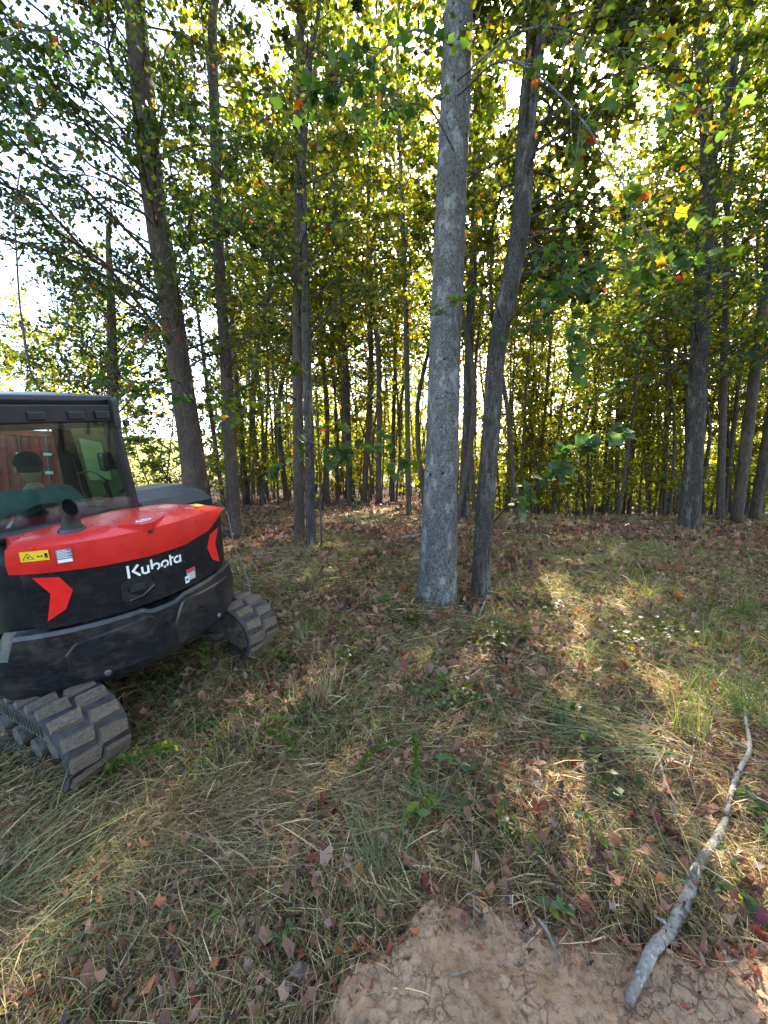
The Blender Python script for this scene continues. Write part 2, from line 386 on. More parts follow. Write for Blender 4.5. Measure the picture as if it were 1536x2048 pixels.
# ------------------------------------------------------------------ trees
def fit_leaf_normals(n, g, up=.7):
    v = g.normal(size=(n, 3)); v[:, 2] = np.abs(v[:, 2]) + up; return nrm(v)
def grow(path, rad, g, z0, z1, nb, blen, rise=(.05, .7), ntw=7, nlf=9, lsize=.11, lod=0, cp=None, azbias=None, spread=.5, taper_top=.55, toplen=None):
    """branches and leaves for a trunk path (local coords). Returns list of branches(pts,rad) and leaf arrays"""
    path = np.asarray(path, float); br = []; LP = []; LD = []
    zz = path[:, 2]
    for b in range(nb):
        t = (b + g.uniform(0, 1)) / nb; z = z0 + (z1 - z0) * t
        p = np.array([np.interp(z, zz, path[:, k]) for k in range(3)]); r0 = np.interp(z, zz, rad)
        az = b * 2.39996 + g.uniform(-.5, .5)
        if azbias is not None and g.random() < azbias[1]: az = azbias[0] + g.normal(0, .6)
        L = blen * (1 - taper_top * t) * g.uniform(.6, 1.15); el = g.uniform(*rise)
        if toplen: L = np.interp(t, [0, 1], [blen, toplen]) * g.uniform(.6, 1.15)
        d = np.array([math.cos(az) * math.cos(el), math.sin(az) * math.cos(el), math.sin(el)])
        pts = [p + d * L * s + np.array([0, 0, .12 * L * math.sin(s * 3.0)]) + g.normal(0, .05 * L, 3) * s for s in np.linspace(0, 1, 6)]
        pts = np.array(pts); rb = max(.005, min(r0 * .3, .009 * L + .003))
        br.append((spline(pts, 9), np.linspace(rb, rb * .25, 9)))
        for q in range(ntw):
            s = g.uniform(.22, 1.0) if q else 1.0
            base = np.array([np.interp(s, np.linspace(0, 1, 6), pts[:, k]) for k in range(3)])
            dd = d + g.normal(0, .65, 3); dd[2] = dd[2] * .55 + .05; dd /= np.linalg.norm(dd); tl = L * g.uniform(.15, .42) * spread * 2
            end = base + dd * tl + np.array([0, 0, -.15 * tl])
            br.append((np.array([base, (base + end) / 2 + (0, 0, .05 * tl), end]), np.array([rb * .35, rb * .25, .003])))
            n = max(2, int(nlf * g.uniform(.5, 1.4)))
            tt = g.uniform(.1, 1.1, n)[:, None]
            LP.append(base + (end - base) * tt + g.normal(0, .10 * tl + .03, (n, 3)))
            dl = dd + g.normal(0, .7, (n, 3)); dl[:, 2] -= .35; LD.append(dl)
    P = np.vstack(LP); D = np.vstack(LD); N = len(P)
    nr = fit_leaf_normals(N, g, .55); size = lsize * g.uniform(.55, 1.25, N)
    col = leaf_cols(N, cp, g) if cp is not None else leaf_cols(N, g=g)
    return br, (P, D, nr, size, col)
def trunk_geo(path, rad, n=16, rings=40, flare=.2, lump=.05, seed=0, ridge=0.0):
    P = spline(path, rings); R_ = np.interp(np.linspace(0, 1, rings), np.linspace(0, 1, len(rad)), rad)
    h = P[:, 2] - P[0, 2]
    th = np.linspace(0, 2 * np.pi, n, endpoint=False)
    RR = R_[:, None] * (1 + flare * np.exp(-np.maximum(h, 0) / (R_[0] * 1.3))[:, None] * (1 + .35 * np.sin(3 * th + seed)[None, :] + .2 * np.sin(5 * th + 2 * seed)[None, :]))
    for i in range(rings):
        for j in range(n):
            q = Vector((math.cos(th[j]) * 1.2, math.sin(th[j]) * 1.2, h[i] * 1.3 + seed * 3.7)); RR[i, j] *= 1 + lump * mnoise.noise(q) + lump * .5 * mnoise.noise(q * 3.1) + (ridge * (mnoise.noise(Vector((q.x * 9, q.y * 9, h[i] * 5))) + .7 * mnoise.noise(Vector((q.x * 22, q.y * 22, h[i] * 11)))) if ridge else 0)
    return tube(P, RR, n)
def mesh_tubes(mb, brs, n=5, minr=0):
    for p, r in brs:
        if r[0] >= minr: mb.tube(p, r, n, False)

def near_tree(name, label, px_path, widths, depth_lean, bark_m, rings, nseg, crown, group=None, extra=None, ybase=None, zover=1.0):
    """a tree placed by its foot: first pixel of px_path is on the ground"""
    base = gpix(*px_path[0]) if ybase is None else pix(px_path[0][0], px_path[0][1], ybase)
    base[2] = float(terrain(base[0], base[1])) - .03
    y0 = base[1]; pts = [np.array([0, 0, -.12])]; rad = []
    for i, (u, v) in enumerate(px_path):
        y = y0 + depth_lean * i / max(1, len(px_path) - 1); p = pix(u, v, y)
        dist = y / math.cos(0); r = .5 * widths[i] / F_PX * y
        if i: pts.append(p - base)
        rad.append(r)
    # go on above the frame
    d = pts[-1] - pts[-2]; d /= np.linalg.norm(d)
    top = zover
    pts.append(pts[-1] + d * top * .5 + np.array([.1, .05, 0])); rad.append(rad[-1] * .75)
    pts.append(pts[-1] + d * top * .5); rad.append(rad[-1] * .35)
    root = empty(name, base, label, 'tree', group)
    V, Fc = trunk_geo(pts, rad, nseg, rings, seed=len(label), ridge=.022 if nseg > 30 else .012)
    MB().add(V, Fc).build('trunk', bark_m, root, True)
    sp = spline(pts, 60); rr = np.interp(np.linspace(0, 1, 60), np.linspace(0, 1, len(rad)), rad)
    g = np.random.default_rng(abs(hash(name)) % 1000 + len(label) * 13)
    g = np.random.default_rng(sum(map(ord, label)))
    if crown:
        lod = crown.pop('lod', 0)
        br, lf = grow(sp, rr, g, lod=lod, **crown)
        nmain = 0
        twigs = MB()
        for p, r in br:
            if len(p) == 9: MB().tube(p, r, 6, False).build('branch', bark_m, root, True)
            else: twigs.tube(p, r, 4, False)
        c = fast('crown', *leaf_geo(*lf, lod=lod)[:2], LEAF, root, leaf_geo(*lf, lod=lod)[2]); c['kind'] = 'stuff'
        t = twigs.build('twigs', bark_m, root); t['kind'] = 'stuff'
    return root, base, sp, rr

CP_DARK = (.48, .34, .12, .04, .025, .008, .006)  # leaf mix weighted dark in place of shade on backlit crowns
CP_MIX = (.18, .28, .26, .18, .08, .012, .006)
CP_YEL = (.05, .14, .24, .32, .22, .015, .005)
T1, b1, sp1, rr1 = near_tree('poplar_tree', 'thickest tree with pale grey lichen-mottled bark standing in the middle of the clearing edge',
    [(874, 1203), (884, 900), (890, 700), (900, 450), (911, 180), (918, 20)], [76, 63, 60, 56, 53, 50], .5, BARK_GREY, 300, 110,
    dict(z0=8.6, z1=15, nb=34, blen=3.6, ntw=9, nlf=26, lsize=.105, cp=CP_MIX), zover=5)
T2, b2, sp2, rr2 = near_tree('leaning_tree', 'slender leaning tree with white lichen spots right beside the thick pale grey trunk',
    [(960, 1190), (968, 1040), (982, 860), (994, 700), (1018, 580), (1042, 440), (1050, 310), (1060, 170), (1086, 20)], [37, 36, 35, 35, 35, 34, 33, 32, 30], .6, BARK_SPOT, 120, 36,
    dict(z0=4.8, z1=12, rise=(-.05, .4), azbias=(.5, .55), nb=56, blen=3.1, ntw=10, nlf=30, lsize=.105, cp=CP_MIX), zover=3)
T3, b3, sp3, rr3 = near_tree('oak_tree', 'thick brown trunk leaning left, rising directly behind the excavator',
    [(404, 1078), (385, 920), (360, 740), (330, 540), (302, 350), (282, 150), (268, 0)], [50, 46, 40, 40, 40, 37, 34], -.6, BARK_BROWN, 110, 36,
    dict(z0=4.2, z1=15, nb=52, blen=4.8, ntw=10, nlf=36, lsize=.100, cp=CP_DARK, azbias=(math.radians(215), .35), rise=(-.05, .55)), zover=3)
T4, b4, sp4, rr4 = near_tree('slim_tree', 'slim brown trunk with a sunlit right edge, next to the trunk behind the excavator',
    [(471, 1072), (461, 900), (450, 700), (437, 490), (430, 260), (425, 60)], [27, 25, 22, 20, 18, 16], 0, BARK_BROWN, 90, 24,
    dict(z0=3.6, z1=14, nb=34, blen=2.9, ntw=9, nlf=13, lsize=.100, cp=CP_MIX), zover=2)
T5, b5, sp5, rr5 = near_tree('twin_tree', 'left and darker brown one of two close parallel trunks in the middle distance',
    [(599, 1088), (597, 900), (595, 700), (598, 450), (600, 200), (602, 10)], [22, 21, 19, 18, 16, 14], 0, BARK_BROWN, 90, 24,
    dict(z0=4.5, z1=14, nb=34, blen=2.9, ntw=9, nlf=13, lsize=.100, cp=CP_YEL), zover=2)
T6, b6, sp6, rr6 = near_tree('twin_tree', 'right and greyer one of two close parallel trunks, lichen at its foot',
    [(622, 1096), (619, 900), (613, 700), (608, 500), (606, 330), (620, 120)], [20, 19, 18, 17, 14, 11], .8, BARK_SPOT, 90, 24,
    dict(z0=4.5, z1=12, nb=30, blen=2.6, ntw=9, nlf=13, lsize=.100, cp=CP_MIX), zover=2)
T7, b7, sp7, rr7 = near_tree('forked_tree', 'stout forked tree with a flared foot standing at the crest beside the sunlit patch',
    [(1377, 1058), (1388, 900), (1398, 700), (1410, 480), (1418, 330), (1405, 160), (1395, 0)], [37, 31, 30, 27, 26, 19, 16], .3, BARK_SPOT, 100, 30,
    dict(z0=4.2, z1=15, nb=52, blen=4.0, ntw=10, nlf=30, lsize=.105, cp=CP_MIX), zover=3)
# second limb of the forked tree
q0 = pix(1418, 335, b7[1] + .2) - b7; q1 = pix(1442, 260, b7[1] + .1) - b7; q2 = pix(1468, 130, b7[1]) - b7; q3 = pix(1490, 0, b7[1]) - b7
MB().tube(spline([q0 - (0, 0, .3), q0, q1, q2, q3, q3 + (.5, 0, 2)], 24), np.linspace(.17, .06, 24), 16).build('limb', BARK_SPOT, T7, True)
q0 = pix(1408, 240, b7[1] + .2) - b7; q1 = pix(1375, 190, b7[1] + .1) - b7; q2 = pix(1350, 140, b7[1] - .3) - b7
MB().tube(spline([q0, q1, q2, q2 + (-.5, -.3, .8)], 16), np.linspace(.10, .03, 16), 12).build('limb', BARK_SPOT, T7, True)
# fork of the leaning tree near the top
p0 = pix(1078, 60, b2[1] + .6) - b2; p1 = pix(1110, 0, b2[1] + .5) - b2
MB().tube(spline([p0 - (0.05, 0, .2), p0, p1, p1 + (.8, 0, 1.5)], 14), np.linspace(.10, .05, 14), 12).build('limb', BARK_SPOT, T2, True)
T8, b8, sp8, rr8 = near_tree('pole_tree', 'straight pale spotted pole-like trunk half hidden behind the thick grey trunk',
    [(930, 1034), (934, 850), (940, 650), (950, 430), (955, 200)], [19, 17, 16, 15, 13], 0, BARK_SPOT, 60, 18,
    dict(z0=6, z1=17, nb=44, blen=3.2, ntw=8, nlf=26, lsize=.105, cp=CP_YEL, lod=1), zover=4)
T9, b9, sp9, rr9 = near_tree('pole_tree', 'thin dark pole-like trunk running up left of the thick grey trunk',
    [(818, 1032), (815, 850), (812, 650), (806, 450), (798, 250), (795, 100)], [11, 10, 9, 8, 7, 6], 0, BARK_DARK, 60, 14,
    dict(z0=8, z1=17, nb=36, blen=2.8, ntw=8, nlf=19, lsize=.125, cp=CP_YEL, lod=1), zover=3)
# tree at the field edge, left
T10, b10, sp10, rr10 = near_tree('edge_tree', 'broad leafy tree at the edge of the field, above the excavator cab',
    [(228, 1030), (226, 800), (222, 600), (216, 470)], [22, 20, 14, 8], 0, BARK_DARK, 50, 14,
    dict(z0=3.3, z1=9.0, nb=56, blen=3.4, ntw=9, nlf=20, lsize=.11, cp=CP_DARK, lod=1, toplen=1.5, spread=.6), zover=1.0, ybase=15.0)
# crooked tree on the right
near_tree('crooked_tree', 'crooked dark trunk bending right, on the right edge of the wood',
    [(1232, 1022), (1238, 940), (1262, 895), (1285, 850), (1290, 760), (1284, 690), (1300, 560)], [21, 18, 17, 15, 13, 11, 9], 0, BARK_DARK, 60, 14,
    dict(z0=4.5, z1=13, nb=38, blen=3.2, ntw=8, nlf=19, lsize=.125, cp=CP_YEL, lod=1), zover=5)

# background wood: a few kinds, copied
def wood_tree(k, H, r, z0, nb, blen, cp, lsize, nlf=8):
    g = np.random.default_rng(100 + k)
    path = np.array([[0, 0, -.2], [g.normal(0, .16), g.normal(0, .16), H * .25], [g.normal(0, .4), g.normal(0, .4), H * .55], [g.normal(0, .8), g.normal(0, .8), H]])
    rad = np.array([r, r * .85, r * .55, .015])
    sp = spline(path, 40); rr = np.interp(np.linspace(0, 1, 40), np.linspace(0, 1, 4), rad)
    br, lf = grow(sp, rr, g, z0, H * .97, nb, blen, ntw=6, nlf=nlf, lsize=lsize, lod=2, cp=cp, taper_top=.6)
    mb = MB(); V, F_ = trunk_geo(path, rad, 10, 24, .3, .05, k); mb.add(V, F_)
    for p, rr_ in br:
        if len(p) == 9: mb.tube(p[::2], rr_[::2] * 1.2, 4, False)
    return mb, lf
def make_proto(name, label, cat, group, k, *a):
    mb, lf = wood_tree(k, *a)
    root = empty(name, (0, 0, -60), label, cat, group)
    mb.build('trunk', BARK_DARK, root, True)
    V, P, C = leaf_geo(*lf, lod=2); c = fast('crown', V, P, LEAF_FAR, root, C); c['kind'] = 'stuff'
    return root
WOODLBL = 'tall slim tree in the dense background wood'
protos = [make_proto('wood_tree', WOODLBL, 'tree', 'trees of the background wood', k, 15 + 1.2 * k, .075 + .010 * (k % 4), (5.0, 6.5, 4.2, 7.5, 3.6, 8)[k % 6], 46, 2.6, (CP_YEL, CP_MIX, CP_YEL, CP_YEL)[k % 4], .15, 12) for k in range(7)]
saps = [make_proto('understorey_sapling', 'leafy understorey sapling among the background trunks', 'sapling', 'saplings among the background trunks', 20 + k, 3.2 + 1.1 * k, .03 + .006 * k, .5, 20 + 3 * k, 1.5 + .15 * k, (CP_YEL, CP_YEL, CP_MIX, CP_YEL)[k % 4], .125, 11) for k in range(4)]
dense = [make_proto('added_shade_tree', 'taller broad-crowned tree added inside the wood to shade the lawn', 'tree', 'broad-crowned trees added for shade', 40 + k, 17 + k, .11, 7.5, 46, 3.4, (CP_MIX, CP_YEL)[k], .165, 22) for k in range(2)]  # thick high crowns, added to keep direct sun off the near ground
used = set()
def place(proto, x, y, s=1.0, sz=None, rz=None, dz=0):
    i = id(proto)
    o = proto if i not in used else copy_tree(proto)
    used.add(i); o['label'] = WOODLBL if proto in protos else o['label']
    o.location = (x, y, float(terrain(x, y)) - .05 + dz); o.scale = (s, s, sz or s); o.rotation_euler = (rng.normal(0, .035), rng.normal(0, .035), rng.uniform(0, 6.28) if rz is None else rz)
    return o
PLBL = {1197: 'straight dark trunk just left of the crooked trunk at the wood edge', 1320: 'slim dark trunk between the crooked trunk and the forked tree', 1472: 'thick dark trunk leaning right, beside the forked tree', 1508: 'dark trunk next to the thick one right of the forked tree', 727: 'straight grey trunk in the wood between the twin trunks and the thick pale trunk', 913: 'thin brown trunk squeezed between the thick pale trunk and the spotted pole tree', 1130: 'thin trunk in the wood above the low leafy bough of the leaning tree', 575: 'dark trunk in the wood just left of the twin trunks'}
spots = []
for u, v, w in [(575, 1004, 16), (530, 1012, 13), (676, 990, 11), (700, 1002, 13), (727, 1006, 15), (757, 1010, 12), (785, 1003, 9), (850, 1012, 11), (913, 1036, 12), (1130, 1004, 12), (1197, 1023, 17),
                (1320, 1031, 13), (1345, 1024, 10), (1440, 1041, 14), (1472, 1047, 22), (1508, 1040, 18), (1108, 1003, 9), (450, 1022, 9), (495, 1008, 11), (1020, 1008, 11), (1070, 1004, 9), (648, 1003, 10), (1255, 1016, 9)]:
    p = gpix(u, v); k = len(spots) % 7
    o_lbl = PLBL.get(u)
    s = float(np.clip(w / F_PX * p[1] / (2 * (.075 + .010 * (k % 4))), .8, 2.4)); o = place(protos[k], p[0], p[1], s, max(.8, s ** .5)); o['label'] = o_lbl or WOODLBL; spots.append((p[0], p[1]))
for k, (x, y) in enumerate([(5.6, 16.8), (4.2, 18.4)]): place(dense[k % 2], x, y, rng.uniform(.9, 1.1)); spots.append((x, y))
tries = 0; nw = 0
while nw < 105 and tries < 9000:
    tries += 1
    y = rng.uniform(17, 33); x = rng.uniform(-.62 * y, 1.12 * y)
    if x < -.42 * y + 1.0 and y < 60: continue
    if y < 21 and -6 < x < 5: continue
    if any(abs((x - a) - (y - b_) * .4245) * .92 < w_ for a, b_, w_ in ((5.5, 11, 1.0), (.3, 11, .8), (-3.2, 10, 1.0))): continue
    if min((x - a) ** 2 + (y - b) ** 2 for a, b in spots) < 1.15 ** 2: continue
    s = rng.uniform(.7, 1.15); place(protos[nw % 7], x, y, s, s * rng.uniform(.9, 1.15)); spots.append((x, y)); nw += 1
poles = [make_proto('young_tree', 'thin bare pole-like young tree crowded deep in the wood', 'tree', 'thin poles deep in the wood', 60 + k, 13 + 1.5 * k, .055 + .008 * k, 8.5, 22, 1.8, CP_YEL, .14, 10) for k in range(3)]
n = 0
while n < 95:
    y = rng.uniform(19, 36); x = rng.uniform(-.4 * y, 1.05 * y)
    if y < 21 and -6 < x < 5: continue
    if min((x - a) ** 2 + (y - b) ** 2 for a, b in spots) < .6 ** 2: continue
    place(poles[n % 3], x, y, rng.uniform(.8, 1.25)); spots.append((x, y)); n += 1
# the wood goes on to the right of the view and behind it
for x, y in [(9, 3.5), (11, -1), (12.5, 6), (14, 1.5), (10.5, 10), (15, 9), (17, 5), (13, -5), (18, -2), (16, 13), (20, 10), (9.5, -8), (21, 3), (15, -10)]:
    place(protos[int(rng.integers(7))], x, y, rng.uniform(.9, 1.3)); spots.append((x, y))
for x, y in [(8.5, 1), (10, 5.5), (11.5, 2), (10, -4), (13, 8), (12, -8)]: place(saps[int(rng.integers(4))], x, y, rng.uniform(.9, 1.4))
n = 0
while n < 150:
    y = rng.uniform(18, 47); x = rng.uniform(-.5 * y, 1.1 * y)
    if x < -.44 * y + 1.5: continue
    if -7 < x < 6 and y < 24: continue
    place(saps[int(rng.integers(4))], x, y, rng.uniform(.7, 1.3)); n += 1
n = 0
while n < 40:
    y = rng.uniform(36, 48); x = rng.uniform(-.36 * y, .9 * y); place(saps[int(rng.integers(4))], x, y, rng.uniform(1.2, 1.7)); n += 1
# saplings beyond the crest, left edge of the wood
for u, y in [(420, 17), (455, 19), (400, 20), (350, 18), (300, 19), (500, 22), (330, 15)]: p = pix(u, 940, y); place(saps[int(rng.integers(4))], p[0], p[1], rng.uniform(.8, 1.3))
# distant trees across the field
far_lbl = 'distant round tree on the far rim of the field'
for k, (u, d, s) in enumerate([(-60, 62, 1.2), (10, 70, 1.0), (45, 60, .9), (75, 66, 1.0), (110, 58, 1.1), (150, 64, 1.2), (185, 60, 1.15), (225, 66, 1.3), (265, 60, 1.2), (-130, 60, 1.2)]):
    p = pix(u, 900, d); o = copy_tree(saps[k % 4]); o.location = (p[0], p[1], float(terrain(p[0], p[1])) - .1); o.scale = (s * 3.6,) * 2 + (s * 3.8,); o.name = 'field_tree'
    tag(o, far_lbl, 'tree', 'trees on the far rim of the field')
# mass of foliage far back in the wood
N = 60000; y = rng.uniform(48, 76, N); x = rng.uniform(-.36, 1.12, N) * y; h = np.abs(rng.normal(0, 1, N)) * 5.5
cl = np.sin(x * .55) * 1.5 + np.sin(x * .21 + 2) * 2
P = np.stack([x, y, terrain(x, y) + np.clip(h + cl, 0, 16)], -1)
V, Pp, C = leaf_geo(P, rng.normal(size=(N, 3)), fit_leaf_normals(N, rng, .2), rng.uniform(.35, .75, N), leaf_cols(N, CP_YEL), lod=2)
fw = fast('far_woods', V, Pp, LEAF_FAR, None, C); tag(fw, 'mass of foliage in the depth of the wood', 'woods', None, 'stuff')

# ------------------------------------------------------------------ excavator
PAINT_RED, nt, b = mat('red_paint'); v = coords(nt)
c = ramp(nt, noise(nt, v, 6, 5), [(.3, (.50, .013, .011)), (.7, (.62, .022, .016))])
dst = ramp(nt, noise(nt, v, 35, 6, .75), [(.6, (0, 0, 0)), (.78, (.35, .35, .35))]); c = mix(nt, dst, c, (.62, .16, .12))
nt.links.new(c, b.inputs['Base Color']); nt.links.new(ramp(nt, noise(nt, v, 14, 5), [(.3, (.22,) * 3), (.75, (.5,) * 3)]), b.inputs['Roughness']); b.inputs['Coat Weight'].default_value = .3
bump(nt, noise(nt, v, 9, 3), .05, .01, b)
def black_paint(name, base, r0, r1, scr=.5):
    m, nt, b = mat(name); v = coords(nt); vs_ = coords(nt, (3, 3, 40)); 
    n = noise(nt, v, 8, 6, .7)
    c = ramp(nt, n, [(.3, tuple(q * .8 for q in base)), (.7, tuple(q * 1.4 for q in base))])
    c = mix(nt, ramp(nt, noise(nt, vs_, 2.2, 8, .75), [(.57, (0, 0, 0)), (.78, (scr,) * 3)]), c, (.12, .115, .12))
    c = mix(nt, ramp(nt, noise(nt, v, 26, 6, .8), [(.58, (0, 0, 0)), (.8, (scr * .4,) * 3)]), c, (.17, .145, .11))
    c = mix(nt, ramp(nt, noise(nt, v, 3.3, 8, .72), [(.48, (0, 0, 0)), (.72, (scr * .45,) * 3)]), c, (.13, .105, .08))
    nt.links.new(c, b.inputs['Base Color']); nt.links.new(ramp(nt, n, [(.3, (r0,) * 3), (.7, (r1,) * 3)]), b.inputs['Roughness'])
    bump(nt, noise(nt, v, 5, 3), .08, .01, b); return m
CW_BLACK = black_paint('scuffed_navy_black', (.006, .007, .011), .26, .48, .9)
PANEL_BLACK = black_paint('glossy_black', (.008, .009, .012), .14, .30, .45)
CAB_BLACK = black_paint('cab_black', (.005, .006, .011), .3, .45, .2)
RUBBER = simple('dusty_rubber', (.022, .021, .024), .7, 0, 14, .8, .006)
LUG, nt, b = mat('muddy_rubber'); b.inputs['Roughness'].default_value = .85; v = coords(nt, kind='Generated'); oi = nt.nodes.new('ShaderNodeObjectInfo')
vv = nt.nodes.new('ShaderNodeVectorMath'); vv.operation = 'ADD'; nt.links.new(v, vv.inputs[0]); nt.links.new(oi.outputs['Location'], vv.inputs[1])
nt.links.new(ramp(nt, noise(nt, vv.outputs[0], 9, 8, .75), [(.30, (.02, .019, .02)), (.50, (.09, .068, .05)), (.70, (.20, .14, .092))]), b.inputs['Base Color']); bump(nt, noise(nt, vv.outputs[0], 12, 5), .5, .01, b)
STEEL = simple('worn_steel', (.16, .15, .14), .5, .6, 20, .5)
FRAME_GREY = simple('track_frame_paint', (.07, .065, .06), .7, 0, 12, .5, .004)
WHITE = simple('white_print', (.75, .76, .76), .45, 0, 20, .06)
DECAL_RED = simple('red_reflector', (.70, .02, .018), .25, 0, 20, .1)
DECAL_YEL = simple('yellow_label', (.75, .50, .02), .4, 0, 20, .08)
DECAL_BLK = simple('black_print', (.012, .012, .014), .5)
DECAL_GRY = simple('grey_print', (.18, .19, .22), .5)
SEATM = simple('seat_vinyl', (.014, .015, .016), .6, 0, 30, .3)
PLASTIC = simple('dark_plastic', (.02, .021, .023), .45, 0, 20, .3)
GLASS, nt, b = mat('cab_glass'); nt.nodes.remove(b)
tr = nt.nodes.new('ShaderNodeBsdfTransparent'); tr.inputs[0].default_value = (.74, .86, .83, 1); gl = nt.nodes.new('ShaderNodeBsdfGlossy'); gl.inputs['Roughness'].default_value = .02
fr = nt.nodes.new('ShaderNodeFresnel'); fr.inputs[0].default_value = 1.55; ms = nt.nodes.new('ShaderNodeMixShader')
fm = math_(nt, 'MULTIPLY', fr.outputs[0], 1.6); nt.links.new(fm, ms.inputs[0]); nt.links.new(tr.outputs[0], ms.inputs[1]); nt.links.new(gl.outputs[0], ms.inputs[2]); nt.links.new(ms.outputs[0], nt.nodes['Material Output'].inputs[0])

exc = empty('mini_excavator', (0, 0, 0), 'red and black tracked mini excavator seen from its rear corner, man in the cab', 'excavator')
yaw, roll, ptc = math.radians(63.35), math.radians(-8.37), math.radians(6.25)
EXM = Matrix.Translation((-2.644, 3.768, -.013)) @ Matrix.Rotation(yaw, 4, 'Z') @ Matrix.Rotation(roll, 4, 'Y') @ Matrix.Rotation(ptc, 4, 'X')
exc.matrix_world = EXM
PSI = math.radians(-8); HR = Matrix.Rotation(PSI, 4, 'Z')
def hp(x, y, z):  # house frame -> machine frame
    c, s = math.cos(PSI), math.sin(PSI); return (c * x - s * y, s * x + c * y, z)
RS, YC = 1.30, .27
def S(x, z, off=0.0):
    th = x / RS; th = math.asin(max(-.999, min(.999, x / RS)))
    return hp((RS + off) * math.sin(th), YC - (RS + off) * math.cos(th), z)
def hmb(mb, name, m, parent, smooth=False, angle=None):
    """MB built in house coordinates"""
    mb.v = [hp(*v) for v in mb.v]; return mb.build(name, m, parent, smooth, angle)
# plan path of the house: left side, rear arc, right side -> (x,y,nx,ny)
def plan(off=0.0, inset=0.0):
    pts = [(-.93 - off, .95), (-.93 - off, .4), (-.93 - off, -.05), (-.93 - off, -.42)]
    for k in range(1, 6):
        a = k / 6; p0 = np.array((-.93 - off, -.42)); p2 = np.array(((RS + off) * -.8 / RS, YC - (RS + off) * math.cos(math.asin(.8 / RS)))); p1 = np.array((-.925 - off, -.70 - off * .5))
        q = (1 - a) ** 2 * p0 + 2 * a * (1 - a) * p1 + a * a * p2; pts.append(tuple(q))
    for x in np.linspace(-.8, .8, 41):
        th = math.asin(x / RS); pts.append(((RS + off) * math.sin(th), YC - (RS + off) * math.cos(th)))
    pts += [(-x, y) for x, y in pts[:9][::-1]]
    return pts
def loft(rows, close_top=True, close_bot=True):
    mb = MB(); n = len(rows[0]); V = [p for r in rows for p in r]; Fc = []
    for i in range(len(rows) - 1):
        for j in range(n - 1): Fc.append((i * n + j, i * n + j + 1, (i + 1) * n + j + 1, (i + 1) * n + j))
        Fc.append((i * n + n - 1, i * n, (i + 1) * n, (i + 1) * n + n - 1))
    if close_bot: Fc.append(tuple(range(n))[::-1])
    if close_top: Fc.append(tuple(range((len(rows) - 1) * n, len(rows) * n)))
    mb.add(V, Fc); return mb
def ztop(x):  # top edge of the counterweight: low on the side skirts, a dip at the centre
    if x < -.83 or x > .83: return .90
    return 1.04 - .035 * float(sst(-.12, -.06, x) * (1 - sst(.14, .19, x)))
rows = []
for z, off in ((.50, -.10), (.53, -.02), (.60, .012), (.80, .02), (None, .02), ('e', .005), ('i', -.06)):
    pl_ = plan(off); row = []
    for x, y in pl_:
        zz = z
        if z == .50: zz = .50 + .03 * min(1, abs(x) / .9)
        elif z is None: zz = ztop(x) - .03
        elif z == 'e': zz = ztop(x) - .004
        elif z == 'i': zz = ztop(x) + .004
        row.append((x, y, zz))
    rows.append(row)
cw = hmb(loft(rows), 'counterweight', CW_BLACK, exc, True, 28)
def spatch(xs_, lo, hi, off, thick=.012, rows=4, edge=.012):
    """raised plate on the rear surface between lo(x) and hi(x)"""
    mb = MB(); nx = len(xs_); V = []; 
    for j in range(rows + 1):
        for x in xs_: z = lo(x) + (hi(x) - lo(x)) * j / rows; V.append(S(x, z, off + thick))
    Fc = [(j * nx + i, j * nx + i + 1, (j + 1) * nx + i + 1, (j + 1) * nx + i) for j in range(rows) for i in range(nx - 1)]
    ring = [i for i in range(nx)] + [j * nx + nx - 1 for j in range(1, rows + 1)] + [rows * nx + i for i in range(nx - 2, -1, -1)] + [j * nx for j in range(rows - 1, 0, -1)]
    cx = (xs_[0] + xs_[-1]) / 2; b0 = len(V)
    xz = [(xs_[k % nx], lo(xs_[k % nx]) + (hi(xs_[k % nx]) - lo(xs_[k % nx])) * (k // nx) / rows) for k in ring]
    cz = sum(z for _, z in xz) / len(xz)
    for x, z in xz:
        d = math.hypot(x - cx, z - cz) + 1e-6; V.append(S(x + (x - cx) / d * edge, z + (z - cz) / d * edge, off - .004))
    m_ = len(ring); Fc += [(ring[k], b0 + k, b0 + (k + 1) % m_, ring[(k + 1) % m_]) for k in range(m_)]
    return mb.add(V, Fc)
def I_(xp, zp): return lambda x: float(np.interp(x, xp, zp))
spatch(np.linspace(-.58, .03, 26), I_([-.58, -.50, .03], [.68, .62, .62]), I_([-.58, -.52, -.10, -.06, .03], [.84, .92, .965, .94, .80]), .02, .016).build('cast_plate', CW_BLACK, cw, True, 30)
spatch(np.linspace(.10, .76, 26), I_([.10, .65, .76], [.62, .60, .66]), I_([.10, .17, .22, .72, .76], [.80, .955, .97, .93, .86]), .02, .016).build('cast_plate', CW_BLACK, cw, True, 30)
def sdisc(x, z, r, off, h, name, m, parent, n=20, r2=None):
    mb = MB(); p = [(math.cos(t) * r, math.sin(t) * r) for t in np.linspace(0, 2 * np.pi, n, endpoint=False)]
    r2 = r if r2 is None else r2
    V = [S(x + a, z + c_, off) for a, c_ in p] + [S(x + a * r2 / r, z + c_ * r2 / r, off + h) for a, c_ in p]
    mb.add(V, [tuple(range(n))[::-1], tuple(range(n, 2 * n))] + [(i, (i + 1) % n, n + (i + 1) % n, n + i) for i in range(n)])
    return mb.build(name, m, parent, True, 40)
sdisc(.055, .885, .036, .021, .006, 'tow_hole', DECAL_BLK, cw); 
sdisc(-.39, .63, .034, .022, .016, 'bolt_recess', DECAL_BLK, cw); sdisc(-.39, .63, .022, .036, .016, 'bolt', STEEL, cw, r2=.015)
